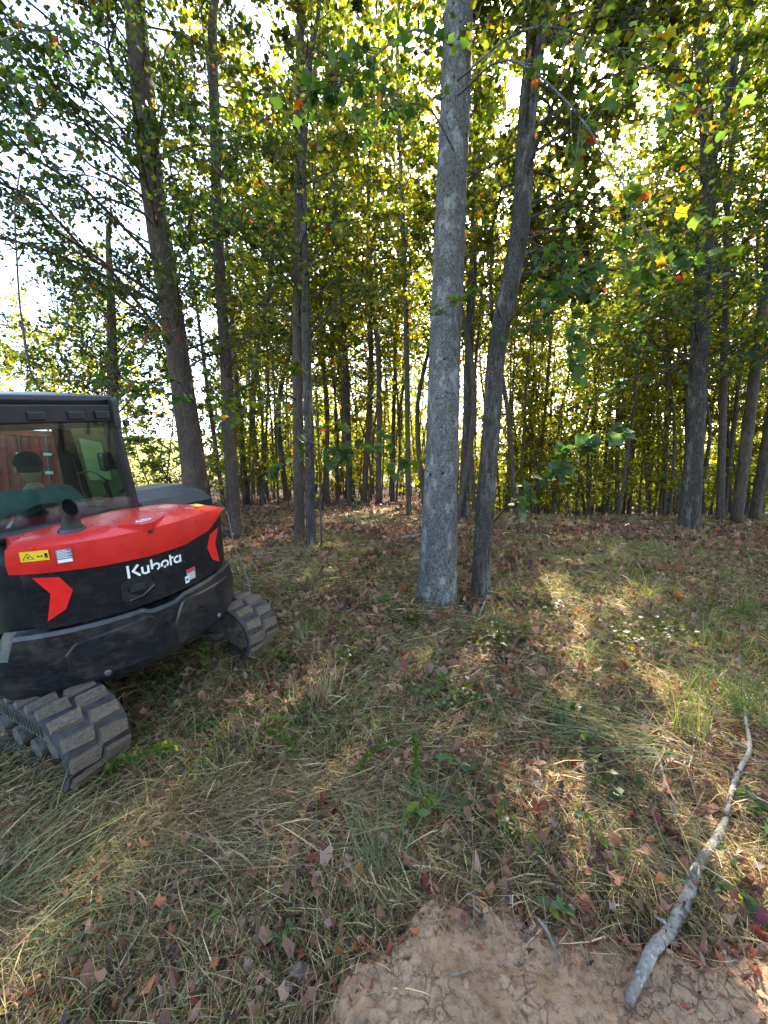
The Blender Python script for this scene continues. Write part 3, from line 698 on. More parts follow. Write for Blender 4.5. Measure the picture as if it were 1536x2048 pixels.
sdisc(.53, .635, .034, .022, .016, 'bolt_recess', DECAL_BLK, cw); sdisc(.53, .635, .022, .036, .016, 'bolt', STEEL, cw, r2=.015)
# rear engine cover
pan = spatch(np.linspace(-.70, .72, 50), I_([-.70, -.66, .68, .72], [1.10, 1.065, 1.065, 1.10]), I_([-.70, -.67, -.36, 0, .27, .30, .50, .72], [1.45, 1.475, 1.455, 1.44, 1.44, 1.45, 1.47, 1.56]), -.03, .045, 8, .02)
panel = pan.build('engine_cover', PANEL_BLACK, exc, True, 30)
def sprint(poly, off, name, m, parent, h=.002):
    """flat print of a polygon in (x,z) on the rear surface; fan from a centre, subdivided edges"""
    P = []
    for (x0, z0), (x1, z1) in zip(poly, poly[1:] + poly[:1]):
        k = max(1, int(math.hypot(x1 - x0, z1 - z0) / .05))
        P += [(x0 + (x1 - x0) * i / k, z0 + (z1 - z0) * i / k) for i in range(k)]
    n = len(P); V = [S(x, z, off) for x, z in P] + [S(x, z, off + h) for x, z in P]
    return MB().add(V, [tuple(range(n))[::-1], tuple(range(n, 2 * n))] + [(i, (i + 1) % n, n + (i + 1) % n, n + i) for i in range(n)]).build(name, m, parent)
chev = [(-.655, 1.445), (-.535, 1.425), (-.485, 1.32), (-.535, 1.19), (-.63, 1.125), (-.59, 1.32)]
PO = .0165
for sgn in (1, -1):
    # two convex halves so that the notch stays clean
    a = [chev[0], chev[1], chev[2], chev[5]]; c_ = [chev[5], chev[2], chev[3], chev[4]]
    mb = MB()
    for q in (a, c_):
        q = [(x * sgn, z) for x, z in q]; P = []
        for (x0, z0), (x1, z1) in zip(q, q[1:] + q[:1]): P += [(x0 + (x1 - x0) * i / 3, z0 + (z1 - z0) * i / 3) for i in range(3)]
        n = len(P); mb.add([S(x, z, PO) for x, z in P] + [S(x, z, PO + .004) for x, z in P], [tuple(range(n))[::-1], tuple(range(n, 2 * n))] + [(i, (i + 1) % n, n + (i + 1) % n, n + i) for i in range(n)])
    mb.build('reflector_mark', DECAL_RED, panel)
# maker's name
def stroke(mb, pts, w, off=PO):
    P = np.array(pts, float); T = np.gradient(P, axis=0); T /= np.linalg.norm(T, axis=1)[:, None]; Nn = np.stack([-T[:, 1], T[:, 0]], 1)
    L = P + Nn * w / 2; R_ = P - Nn * w / 2; n = len(P)
    V = [S(x, z, off) for x, z in L] + [S(x, z, off) for x, z in R_] + [S(x, z, off + .002) for x, z in L] + [S(x, z, off + .002) for x, z in R_]
    Fc = [(2 * n + i, 2 * n + i + 1, 3 * n + i + 1, 3 * n + i) for i in range(n - 1)] + [(i, i + 1, 2 * n + i + 1, 2 * n + i) for i in range(n - 1)] + [(n + i + 1, n + i, 3 * n + i, 3 * n + i + 1) for i in range(n - 1)]
    mb.add(V, Fc)
def arc(cx, cz, r, a0, a1, n=14): return [(cx + r * math.cos(math.radians(a)), cz + r * math.sin(math.radians(a))) for a in np.linspace(a0, a1, n)]
lg = MB(); z0 = 1.308; W = .0145; xh = .062
stroke(lg, [(-.175, z0 + .098), (-.175, z0)], .016)
stroke(lg, [(-.108, z0 + .088), (-.148, z0 + .044)], .016); stroke(lg, [(-.151, z0 + .052), (-.102, z0)], .016)
stroke(lg, [(-.085, z0 + xh), (-.085, z0 + .024)], W); stroke(lg, arc(-.064, z0 + .026, .0215, 185, 330), W); stroke(lg, [(-.045, z0 + xh), (-.045, z0)], W)
stroke(lg, [(-.018, z0 + .098), (-.018, z0 + .02)], W); stroke(lg, arc(.012, z0 + .031, .024, 150, -80), W)
stroke(lg, arc(.078, z0 + .031, .0245, -60, 215), W); stroke(lg, arc(.078, z0 + .031, .0245, 245, 280, 6), W)
stroke(lg, [(.124, z0 + .088), (.124, z0)], W); stroke(lg, [(.124, z0 + .060), (.150, z0 + .060)], W)
stroke(lg, arc(.180, z0 + .031, .0245, 60, 330), W) ; stroke(lg, [(.206, z0 + xh), (.206, z0)], W)
lg.build('maker_name', WHITE, panel)
# latch
sprint([(-.235, 1.27), (-.20, 1.30), (-.09, 1.30), (-.04, 1.275), (-.01, 1.20), (-.02, 1.155), (-.10, 1.13), (-.21, 1.13), (-.235, 1.16)], PO - .002, 'latch_recess', DECAL_BLK, panel, .003)
spatch(np.linspace(-.178, -.085, 6), lambda x: 1.20, lambda x: 1.255, PO, .012, 2, .004).build('latch', PLASTIC, panel)
spatch(np.linspace(-.19, -.02, 8), I_([-.19, -.1, -.02], [1.125, 1.13, 1.17]), I_([-.19, -.1, -.02], [1.14, 1.155, 1.215]), PO, .008, 2, .006).build('latch_lip', PANEL_BLACK, panel, True)
def label(x0, z0, x1, z1, m, parent, lines=(), off=PO, name='label', skew=0):
    o = sprint([(x0, z0), (x1, z0 + skew), (x1, z1 + skew), (x0, z1)], off, name, m, parent)
    for (a, c_, a2, c2, lm) in lines:
        X0, X1 = x0 + (x1 - x0) * a, x0 + (x1 - x0) * a2; q0, q1 = z0 + (z1 - z0) * c_, z0 + (z1 - z0) * c2
        sprint([(X0, q0 + skew * a), (X1, q0 + skew * a2), (X1, q1 + skew * a2), (X0, q1 + skew * a)], off + .002, 'print', lm, parent, .001)
    return o
label(.245, 1.115, .33, 1.215, DECAL_GRY, panel, [(.05, .75, .95, .95, DECAL_RED)] + [(.1, .1 + .15 * k, .9, .16 + .15 * k, WHITE) for k in range(4)], name='warning_label')
label(.225, 1.105, .262, 1.165, WHITE, panel, [(.2, .3, .8, .7, DECAL_GRY)], off=PO + .004, name='warning_label')
# red bonnet
rows = []
BX = np.linspace(-.74, .74, 49)
def bz(x): return float(np.interp(x, [-.74, -.67, -.36, 0, .27, .30, .50, .62, .74], [1.49, 1.48, 1.458, 1.442, 1.442, 1.455, 1.475, 1.53, 1.60]))
def bonnet_row(kind):
    r = []
    for x in BX:
        e = abs(x) / .74; drop = .05 * max(0, (x - .45) / .3) if x > .45 else 0
        if kind == 0: p = S(x, bz(x), -.05)
        elif kind == 1: p = S(x, bz(x), .035)
        elif kind == 2: p = S(x, bz(x) + (1.60 - bz(x)) * .6, .045)
        elif kind == 3: p = S(x * .99, 1.650 - drop * .8, .034)
        elif kind == 4: p = S(x * .975, 1.692 - .02 * e - drop, -.035)
        elif kind == 5: p = S(x * .96, 1.702 - .03 * e - drop, -.15)
        elif kind == 6: p = hp(x * .92, -.66 + .04 * e, 1.695 - .035 * e - drop)
        elif kind == 7: p = hp(x * .90, -.46, 1.672 - .04 * e - drop)
        else: p = hp(x * .90, -.44, 1.4)
        r.append(p)
    return r
mb = MB(); RW = [bonnet_row(k) for k in range(9)]; n = len(BX)
mb.add([p for r in RW for p in r], [(i * n + j, i * n + j + 1, (i + 1) * n + j + 1, (i + 1) * n + j) for i in range(8) for j in range(n - 1)] + [tuple(i * n for i in range(9)), tuple(i * n + n - 1 for i in range(8, -1, -1))])
bonnet = mb.build('bonnet', PAINT_RED, exc, True, 24)
# housing of the rear camera on the bonnet
def hpoly(mb, V, Fc): mb.add([hp(*v) for v in V], Fc)
mb = MB(); ch = [(-.15, -.93, 1.655), (.13, -.93, 1.655), (.15, -.985, 1.665), (.03, -1.07, 1.655), (-.05, -1.07, 1.655), (-.17, -.985, 1.665)]
lo_ = [(-.13, -.96, 1.60), (.11, -.96, 1.60), (.12, -1.0, 1.58), (.04, -1.06, 1.535), (-.06, -1.06, 1.535), (-.14, -1.0, 1.58)]
ch = [(x, y, z + .042) for x, y, z in ch]; lo_ = [(x, y, z + .03) for x, y, z in lo_]
hpoly(mb, ch + lo_, [tuple(range(6)), tuple(range(11, 5, -1))] + [(i, 6 + i, 6 + (i + 1) % 6, (i + 1) % 6) for i in range(6)])
ch_o = mb.build('camera_housing', PAINT_RED, bonnet)
mb = MB(); el = [(.055 * math.cos(t) - .01, -1.0 + .026 * math.sin(t)) for t in np.linspace(0, 2 * np.pi, 24, endpoint=False)]
mb.prism(el, .003, lambda x, y, z: hp(x, y, 1.7025 + z)); mb.build('emblem', WHITE, ch_o)
mb = MB(); mb.prism([(-.01 + .043 * math.cos(t), -1.0 + .019 * math.sin(t)) for t in np.linspace(0, 2 * np.pi, 24, endpoint=False)], .001, lambda x, y, z: hp(x, y, 1.7060 + z)); mb.build('emblem_field', DECAL_GRY, ch_o)
mb = MB(); mb.prism([(-.04, -1.005), (-.015, -.99), (.01, -1.0), (.03, -.992), (.012, -1.01), (-.018, -1.008)], .001, lambda x, y, z: hp(x, y, 1.7075 + z)); mb.build('emblem_mark', WHITE, ch_o)
mb = MB(); mb.box((-.005, -1.072, 1.63), (.03, .012, .022), .003); hmb(mb, 'camera_lens', DECAL_BLK, ch_o)
# stickers on the bonnet
BO = .0475
wl_ = label(-.675, 1.570, -.555, 1.636, DECAL_YEL, bonnet, [], off=BO, name='warning_label', skew=-.004)
def ring_tri(cx, cz, r, w):
    mb = MB(); o_ = [(cx + r * math.cos(math.radians(a)), cz + r * math.sin(math.radians(a))) for a in (90, 210, 330)]; i_ = [(cx + (r - 2 * w) * math.cos(math.radians(a)), cz + (r - 2 * w) * math.sin(math.radians(a))) for a in (90, 210, 330)]
    V = [S(x, z, BO + .003) for x, z in o_ + i_]; mb.add(V, [(k, (k + 1) % 3, 3 + (k + 1) % 3, 3 + k) for k in range(3)]); return mb
ring_tri(-.643, 1.596, .029, .003).build('warning_triangle', DECAL_BLK, bonnet)
sprint([(-.648, 1.591), (-.638, 1.591), (-.638, 1.601), (-.648, 1.601)], BO + .002, 'print', DECAL_BLK, bonnet, .001)
sprint([(-.607, 1.597), (-.600, 1.605), (-.600, 1.599), (-.588, 1.599), (-.588, 1.605), (-.581, 1.597), (-.588, 1.589), (-.588, 1.595), (-.600, 1.595), (-.600, 1.589)], BO + .002, 'arrow', DECAL_BLK, bonnet, .001)
sprint([(-.574, 1.581), (-.569, 1.581), (-.567, 1.596), (-.564, 1.581), (-.560, 1.581), (-.561, 1.614), (-.573, 1.614)], BO + .002, 'pictogram', DECAL_BLK, bonnet, .001)
label(-.525, 1.530, -.452, 1.640, DECAL_GRY, bonnet, [(0, .86, 1, 1, DECAL_RED), (.04, .03, .96, .22, WHITE)] + [(.08, .30 + .09 * k, .92 - .2 * (k % 2), .335 + .09 * k, WHITE) for k in range(6)], off=BO, name='instruction_label')
mb = MB(); mb.prism([(.50, -.86), (.60, -.80), (.57, -.72), (.475, -.77)], .003, lambda x, y, z: hp(x, y, 1.678 - .16 * (x - .45) + z)); mb.build('warning_label', DECAL_YEL, bonnet)
# exhaust
mb = MB(); P = spline([(-.385, -.80, 1.65), (-.385, -.80, 1.72), (-.385, -.81, 1.79), (-.385, -.835, 1.85)], 14)
mb.tube(P, np.linspace(.066, .042, 14), 20, False); mb.tube(P, np.linspace(.058, .036, 14), 20, False)
mb.v = [(x, y, z + (.9 * (y + .835) if z > 1.785 else 0)) for x, y, z in mb.v]
mb.tube([(-.385, -.80, 1.675), (-.385, -.80, 1.705)], [.088, .070], 20)
hmb(mb, 'exhaust_pipe', PLASTIC, exc, True, 40)
# right-hand cover and left door sill
mb = MB(); prof = [(-.44, 1.40), (-.44, 1.60), (-.30, 1.655), (.1, 1.665), (.6, 1.60), (.95, 1.42), (.95, .9), (-.44, .9)]
mb.prism([(y, z) for y, z in prof], .62, lambda y, z, x: (.28 + x, y, z)); bmx = hmb(mb, 'side_cover', CAB_BLACK, exc)
mb = MB(); mb.box((0, .2, 1.15), (1.72, 1.3, .5), .03); mb.v = [(x, y if y > 0 else min(y, -.43), z) for x, y, z in mb.v]; hmb(mb, 'body', CAB_BLACK, exc)
mb = MB(); mb.box((-.82, .2, .915), (.20, 1.3, .03), .01); hmb(mb, 'step_plate', CW_BLACK, exc)
mb = MB(); mb.box((-.83, -.25, .935), (.06, .1, .012), .003); hmb(mb, 'step_mark', DECAL_RED, exc)
# body behind engine cover (sides of the engine bay)
rows = []
for z in (1.0, 1.5): rows.append([(x * .97, y * .97 + .0, z) for x, y in plan(-.06) if y < .35])
hmb(loft(rows), 'engine_bay', CAB_BLACK, exc, True, 30)
# cab
Y0, Y1, ZB, ZT = -.43, .98, 1.02, 2.50
def quadbar(mb, a, c_, w, d):
    mb.tube([a, c_], [w, d], 8)
cabf = MB()
LB, RB_, LT, RT = -.90, .235, -.80, .125
for (a, c_, r) in [((RB_, Y0, ZB), (RT, Y0 + .03, ZT), .040), ((LB, Y0, ZB), (LT, Y0 + .03, ZT), .045), ((RB_, Y1, ZB), (RT, Y1 - .12, ZT), .035), ((LB, Y1, ZB), (LT, Y1 - .12, ZT), .035), ((LB, .22, ZB), (LT, .22, ZT), .032)]:
    cabf.tube([a, c_], [r, r], 10)
for a, c_, r in [((LT, Y0 + .03, ZT - .14), (RT + .01, Y0 + .03, ZT - .14), .022), ((LB, Y0 - .005, 1.62), (RB_ - .035, Y0 - .005, 1.62), .05), ((LB, Y1, ZB), (RB_, Y1, ZB), .05), ((RB_, Y0, 1.55), (RB_, Y1, 1.35), .04), ((LB, Y0, ZB), (LB, Y1, ZB), .05), ((LT, Y0 + .03, ZT), (LT, Y1 - .12, ZT), .04), ((RT, Y0 + .03, ZT), (RT, Y1 - .12, ZT), .04), ((LT, Y1 - .12, ZT), (RT, Y1 - .12, ZT), .04)]:
    cabf.tube([a, c_], [r, r], 10)
cf = hmb(cabf, 'cab_frame', CAB_BLACK, exc, True, 40)
# rear header with moulded boxes, and roof
mb = MB(); mb.box((-.335, Y0 + .015, 2.44), (.93, .07, .13), .012); hd = hmb(mb, 'rear_header', CAB_BLACK, exc)
for x in (-.62, -.36, -.13, .04):
    mb = MB(); mb.box((x, Y0 - .026, 2.428), (.10, .03, .062), .010); hmb(mb, 'header_box', CAB_BLACK, hd)
mb = MB(); mb.box((-.335, .26, 2.535), (1.0, 1.36, .07), .03); hmb(mb, 'roof', CAB_BLACK, exc, True, 40)
mb = MB(); mb.box((.135, Y0 - .01, 2.44), (.05, .09, .22), .014); hmb(mb, 'corner_cap', PLASTIC, exc)
mb = MB(); mb.box((.215, Y0 + .0, 2.36), (.04, .05, .05), .01); hmb(mb, 'hinge', PLASTIC, exc)
def pane(name, q, m=GLASS, th=.006, parent=exc):
    a, b_, c_, d = [Vector(p) for p in q]; nrm_ = (b_ - a).cross(d - a).normalized() * th
    return hmb(MB().add([a, b_, c_, d, a + nrm_, b_ + nrm_, c_ + nrm_, d + nrm_], [(0, 1, 2, 3), (7, 6, 5, 4), (0, 4, 5, 1), (1, 5, 6, 2), (2, 6, 7, 3), (3, 7, 4, 0)]), name, m, parent)
yg = Y0 - .012
rear = pane('rear_window', [(LB + .03, yg, 1.63), (RB_ - .02, yg, 1.63), (RT - .01, yg + .026, 2.39), (LT + .03, yg + .026, 2.39)])
# dark printed border of the rear pane
def border(q, w):
    q = np.array(q, float); c_ = q.mean(0); inn = []
    mb = MB(); n = len(q); inn = [c_ + (p - c_) * (1 - w / np.linalg.norm((p - c_)[[0, 2]]) * 1.35) for p in q]
    mb.add(list(q) + list(inn), [(k, (k + 1) % n, n + (k + 1) % n, n + k) for k in range(n)]); return mb
hmb(border([(LB + .035, yg - .003, 1.635), (RB_ - .025, yg - .003, 1.635), (RT - .015, yg + .022, 2.385), (LT + .035, yg + .022, 2.385)], .062), 'window_border', PLASTIC, rear)
pane('right_window', [(RB_, Y0 + .06, 1.58), (RB_, Y1 - .05, 1.38), (RT + .01, Y1 - .15, 2.45), (RT + .01, Y0 + .08, 2.45)])
pane('front_window', [(LB + .05, Y1, 1.08), (RB_ - .04, Y1, 1.08), (RT - .03, Y1 - .115, 2.44), (LT + .05, Y1 - .115, 2.44)])
pane('door_window', [(LB, .25, 1.35), (LB, Y1 - .05, 1.2), (LT, Y1 - .16, 2.45), (LT, .25, 2.45)])
pane('quarter_window', [(LB, Y0 + .06, 1.5), (LB, .18, 1.5), (LT, .18, 2.45), (LT, Y0 + .08, 2.45)])
mb = MB(); mb.box((LB - .01, .05, 1.26), (.05, .95, .46), .02); hmb(mb, 'door_panel', CAB_BLACK, exc)
# inside the cab
mb = MB(); mb.box((-.33, .12, 1.25), (.50, .52, .14), .05); seat = hmb(mb, 'seat', SEATM, exc, True, 50)
bkp = [(x, z) for x, z in [(-.24, 0), (-.25, .2), (-.23, .32), (-.16, .42), (-.05, .46), (.05, .46), (.16, .42), (.23, .32), (.25, .2), (.24, 0)]]
mb = MB(); mb.prism(bkp, .10, lambda x, z, y: (-.33 + x, -.16 + y - .10 * z, 1.28 + z)); bk = hmb(mb, 'backrest', SEATM, exc)
bv = bk.modifiers.new('b', 'BEVEL'); bv.width = .03; bv.segments = 3
mb = MB(); mb.box((.10, .2, 1.38), (.20, .7, .22), .03); mb.tube([(.08, .5, 1.48), (.07, .52, 1.68)], [.016, .024], 8); hmb(mb, 'right_console', PLASTIC, exc)
mb = MB(); mb.box((-.72, .3, 1.36), (.18, .55, .18), .03); mb.tube([(-.70, .5, 1.44), (-.69, .52, 1.66)], [.016, .024], 8); hmb(mb, 'left_console', PLASTIC, exc)
mb = MB(); mb.tube([(.16, .86, 1.3), (.10, .80, 2.4)], [.03, .03], 8); mb.tube(spline([(.20, .1, 1.80), (.205, .35, 1.86), (.2, .7, 1.80)], 10), [.012] * 10, 8); mb.box((.16, -.02, 2.0), (.03, .12, .16), .03); hmb(mb, 'grab_rail', PLASTIC, exc)
mb = MB(); mb.box((-.32, .3, 1.04), (1.08, 1.3, .04), .01); hmb(mb, 'cab_floor', PLASTIC, exc)
# boom, reaching low in front
mb = MB(); mb.box((.30, 1.05, .72), (.26, .3, .4), .03); bm_ = hmb(mb, 'swing_bracket', CAB_BLACK, exc)
mb = MB(); mb.tube(spline([(.30, 1.1, .75), (.30, 1.8, .95), (.30, 2.5, .80), (.30, 3.1, .30)], 12), [.13, .14, .145, .15, .15, .15, .14, .13, .12, .11, .10, .09], 8); hmb(mb, 'boom', CAB_BLACK, exc, True, 50)
mb = MB(); mb.box((0, 1.55, .22), (1.9, .08, .36), .02); mb.box((-.4, 1.2, .25), (.1, .7, .1), .01); mb.box((.4, 1.2, .25), (.1, .7, .1), .01); mb.build('dozer_blade', CAB_BLACK, exc)
# undercarriage
mb = MB(); mb.tube([(0, 0, .36), (0, 0, .56)], [.42, .42], 28); mb.box((0, 0, .32), (1.3, .8, .18), .03); mb.build('undercarriage', FRAME_GREY, exc)
RO = .285; CY = .93
def loop(t, r):  # t in 0..1 round the track, outward normal
    st = 2 * CY; ar = math.pi * r; tot = 2 * st + 2 * ar; s = (t % 1) * tot
    if s < st: return (-CY + s, RO * 1.0 + .005 - r, 0, -1)            # bottom run, going forward
    s -= st
    if s < ar: a = -math.pi / 2 + s / r; return (CY + r * math.cos(a), .29 + r * math.sin(a), math.cos(a), math.sin(a))
    s -= ar
    if s < st: q = s / st; return (CY - s, .29 + r - .03 * math.sin(q * math.pi), 0, 1)
    s -= st; a = math.pi / 2 + s / r; return (-CY + r * math.cos(a), .29 + r * math.sin(a), math.cos(a), math.sin(a))
lugm = MB().prism([(-.10, -.036), (.085, -.050), (.10, .020), (-.07, .050)], .030, lambda x, y, z: (x * (1.05 - z * 4), y * (1.25 - z * 9), z)).build('lug', LUG, None)
LUGME = lugm.data; bpy.data.objects.remove(lugm)
guideme = None
for xc in (-.78, .78):
    NT = 120; rows_o = []; V = []
    prof = [(-.2, RO - .03), (-.2, RO - .004), (-.19, RO), (.19, RO), (.2, RO - .004), (.2, RO - .03), (.06, RO - .035), (-.06, RO - .035)]
    for k in range(NT):
        for px_, r in prof:
            y, z, ny, nz = loop(k / NT, RO); V.append((xc + px_, y - ny * (RO - r), z - nz * (RO - r)))
    n = len(prof)
    mb = MB().add(V, [(i * n + j, i * n + (j + 1) % n, ((i + 1) % NT) * n + (j + 1) % n, ((i + 1) % NT) * n + j) for i in range(NT) for j in range(n)])
    trk = mb.build('track', RUBBER, exc, True, 40)
    K = 38
    for k in range(K):
        for side in (-1, 1):
            y, z, ny, nz = loop((k + (.5 if side > 0 else 0)) / K, RO)
            o = link('lug', LUGME, trk)
            nv = Vector((0, ny, nz)); xv = Vector((side, 0, 0)); tv = nv.cross(xv)
            M_ = Matrix((xv, tv, nv)).transposed().to_4x4(); M_.translation = Vector((xc + side * .092, y, z)) - nv * .004
            o.matrix_basis = M_
    # inner drive cleats
    cl_ = MB()
    for k in range(K):
        y, z, ny, nz = loop((k + .25) / K, RO); R3 = Matrix((Vector((1, 0, 0)), Vector((0, ny, nz)).cross(Vector((1, 0, 0))), Vector((0, ny, nz)))).transposed()
        cl_.box((xc, y - ny * .045, z - nz * .045), (.22, .035, .03), 0, R3)
    cl_.build('drive_cleats', RUBBER, exc)
    sg = -1 if xc < 0 else 1
    mb = MB(); mb.prism([(-.78, .19), (.80, .19), (.80, .33), (.62, .42), (-.55, .42), (-.78, .36)], .17, lambda y, z, x: (xc - .085 + x, y, z)); tf = mb.build('track_frame', FRAME_GREY, exc)
    for k in range(26):
        mb = MB(); mb.box((xc + sg * .092, -.62 + k * .05, .29), (.012, .014, .15), .003); mb.build('rib', FRAME_GREY, tf)
    for k in range(5):
        mb = MB(); mb.tube([(xc - .12, -.55 + k * .28, .115), (xc + .12, -.55 + k * .28, .115)], [.075, .075], 16); mb.build('roller', STEEL, exc, True, 40)
    for yy in (-CY, CY):
        mb = MB(); mb.tube([(xc - .09, yy, .29), (xc - .05, yy, .29), (xc + .05, yy, .29), (xc + .09, yy, .29)], [.19, .235, .235, .19], 24); mb.tube([(xc - .15, yy, .29), (xc + .15, yy, .29)], [.07, .07], 16)
        mb.build('idler_wheel', STEEL, exc, True, 40)

UC = Matrix.Translation((0, -1.1, 0)) @ Matrix.Rotation(math.radians(-5), 4, 'X') @ Matrix.Translation((0, 1.1, 0))
for ch_ in exc.children:
    if ch_.name.split('.')[0] in ('track', 'track_frame', 'roller', 'idler_wheel', 'drive_cleats', 'dozer_blade', 'undercarriage'): ch_.matrix_basis = UC

# ------------------------------------------------------------------ man in the cab, seen from behind
HW = EXM @ HR
SKIN = simple('skin', (.42, .24, .17), .55, 0, 30, .12); SHIRT = simple('teal_grey_shirt', (.10, .17, .18), .85, 0, 18, .2, .003); CAPM = simple('dark_cap', (.02, .02, .022), .85, 0, 40, .3); HAIR = simple('short_dark_hair', (.05, .033, .025), .8, 0, 60, .4); JEANS = simple('work_trousers', (.05, .055, .07), .85, 0, 20, .25)
man = empty('person', (0, 0, 0), 'man in a dark cap and teal shirt sitting in the excavator cab, seen from behind', 'person')
man.matrix_world = HW @ Matrix.Translation((-.33, .03, 1.32))
def skinned(name, verts, edges, rad, m, parent, sub=2):
    me = bpy.data.meshes.new(name); me.from_pydata(verts, edges, []); me.materials.append(m)
    o = link(name, me, parent); sk = o.modifiers.new('skin', 'SKIN'); sk.use_smooth_shade = True
    for i, r in enumerate(rad):
        q = me.skin_vertices[0].data[i]; q.radius = r if isinstance(r, tuple) else (r, r)
    me.skin_vertices[0].data[0].use_root = True
    s_ = o.modifiers.new('sub', 'SUBSURF'); s_.levels = sub; s_.render_levels = sub
    return o
V = [(0, 0, .05), (0, -.03, .22), (0, -.03, .38), (0, -.01, .47), (0, .0, .53), (0, .015, .57),
     (.17, 0, .44), (.25, .07, .24), (.27, .32, .20), (.27, .40, .22), (-.17, 0, .44), (-.25, .07, .24), (-.27, .32, .20), (-.27, .40, .22),
     (.11, .12, .02), (.14, .46, .04), (.14, .58, -.26), (.14, .66, -.28), (-.11, .12, .02), (-.14, .46, .04), (-.14, .58, -.26), (-.14, .66, -.28)]
E_ = [(0, 1), (1, 2), (2, 3), (3, 4), (4, 5), (3, 6), (6, 7), (7, 8), (8, 9), (3, 10), (10, 11), (11, 12), (12, 13), (0, 14), (14, 15), (15, 16), (16, 17), (0, 18), (18, 19), (19, 20), (20, 21)]
rad = [(.13, .09), (.12, .075), (.12, .065), (.075, .05), .056, .055, .05, .05, .042, .03, .05, .05, .042, .03, .09, .07, .05, .045, .09, .07, .05, .045]
body = skinned('body', V, E_, rad, SKIN, man)
# hands: palm with five fingers closed on the levers
for sg in (-1, 1):
    hv = [(0, 0, 0), (0, .05, .005)]; he = [(0, 1)]; hr = [.022, .024]
    for k, (dx, ln) in enumerate([(-.030, .070), (-.010, .080), (.010, .076), (.030, .062)]):
        i = len(hv); hv += [(dx, .085, .012), (dx, .085 + ln * .45, -.002), (dx * .9, .085 + ln * .5, -.035)]; he += [(1, i), (i, i + 1), (i + 1, i + 2)]; hr += [.010, .009, .008]
    i = len(hv); hv += [(-sg * .035, .03, -.005), (-sg * .05, .065, -.02), (-sg * .04, .09, -.03)]; he += [(0, i), (i, i + 1), (i + 1, i + 2)]; hr += [.012, .010, .009]
    h = skinned('hand', [(x + sg * .27, y + .40, z + .22) for x, y, z in hv], he, hr, SKIN, man, 1)
V2 = [(0, 0, .07), (0, -.03, .22), (0, -.03, .38), (0, -.01, .475), (0, 0, .51), (.20, 0, .445), (.285, .05, .25), (-.20, 0, .445), (-.285, .05, .25)]
skinned('shirt', V2, [(0, 1), (1, 2), (2, 3), (3, 4), (3, 5), (5, 6), (3, 7), (7, 8)], [(.17, .13), (.185, .13), (.205, .13), (.15, .11), .075, .10, .085, .10, .085], SHIRT, man)
V3 = [(.0, .03, .04), (.11, .12, .02), (.14, .46, .04), (.14, .58, -.24), (-.11, .12, .02), (-.14, .46, .04), (-.14, .58, -.24)]
skinned('trousers', V3, [(0, 1), (1, 2), (2, 3), (0, 4), (4, 5), (5, 6)], [.13, .105, .085, .065, .105, .085, .065], JEANS, man)
def head_shape(name, m, fn, seg=32, rg=24):
    bm = bmesh.new(); bmesh.ops.create_uvsphere(bm, u_segments=seg, v_segments=rg, radius=1)
    for v in bm.verts: v.co = Vector(fn(v.co))
    bmesh.ops.recalc_face_normals(bm, faces=bm.faces[:]); me = bpy.data.meshes.new(name); bm.to_mesh(me); bm.free(); me.materials.append(m)
    me.polygons.foreach_set('use_smooth', np.ones(len(me.polygons), bool)); return link(name, me, man)
def headfn(c):
    x, y, z = c; jaw = 1 - .25 * max(0, -z) * (1 if y > -.2 else .6)
    nose = .022 * math.exp(-((x / .16) ** 2 + ((z + .12) / .22) ** 2)) if y > .6 else 0
    eye = -.010 * (math.exp(-(((abs(x) - .42) / .18) ** 2 + ((z - .08) / .12) ** 2))) if y > .5 else 0
    return (x * .080 * jaw, y * .100 * (1 - .1 * max(0, -z)) + .03 + nose + eye, z * .120 + .675)
head = head_shape('head', SKIN, headfn)
for sg in (-1, 1): head_shape('ear', SKIN, lambda c, s=sg: (s * .083 + c.x * .012, .025 + c.y * .022, .668 + c.z * .034), 12, 10)
for sg in (-1, 1): head_shape('eye', DECAL_BLK, lambda c, s=sg: (s * .032 + c.x * .012, .118 + c.y * .008, .685 + c.z * .007), 10, 8)
head_shape('mouth', simple('lips', (.30, .12, .10), .5), lambda c: (c.x * .024, .118 + c.y * .008, .618 + c.z * .006), 12, 8)
head_shape('hair', HAIR, lambda c: (c.x * .084, .022 + c.y * .101 if c.y < .25 else .03 + c.y * .05, .69 + max(c.z, -.30) * .110))
cap = head_shape('cap', CAPM, lambda c: (c.x * .090, .028 + c.y * .110, .715 + max(c.z, -.12) * .098))
MB().prism([(.085 * math.cos(t), .105 + .085 * math.sin(t)) for t in np.linspace(0, math.pi, 14)], .008, lambda x, y, z: (x, y, .708 + z - .15 * max(0, y - .11))).build('cap_brim', CAPM, cap)

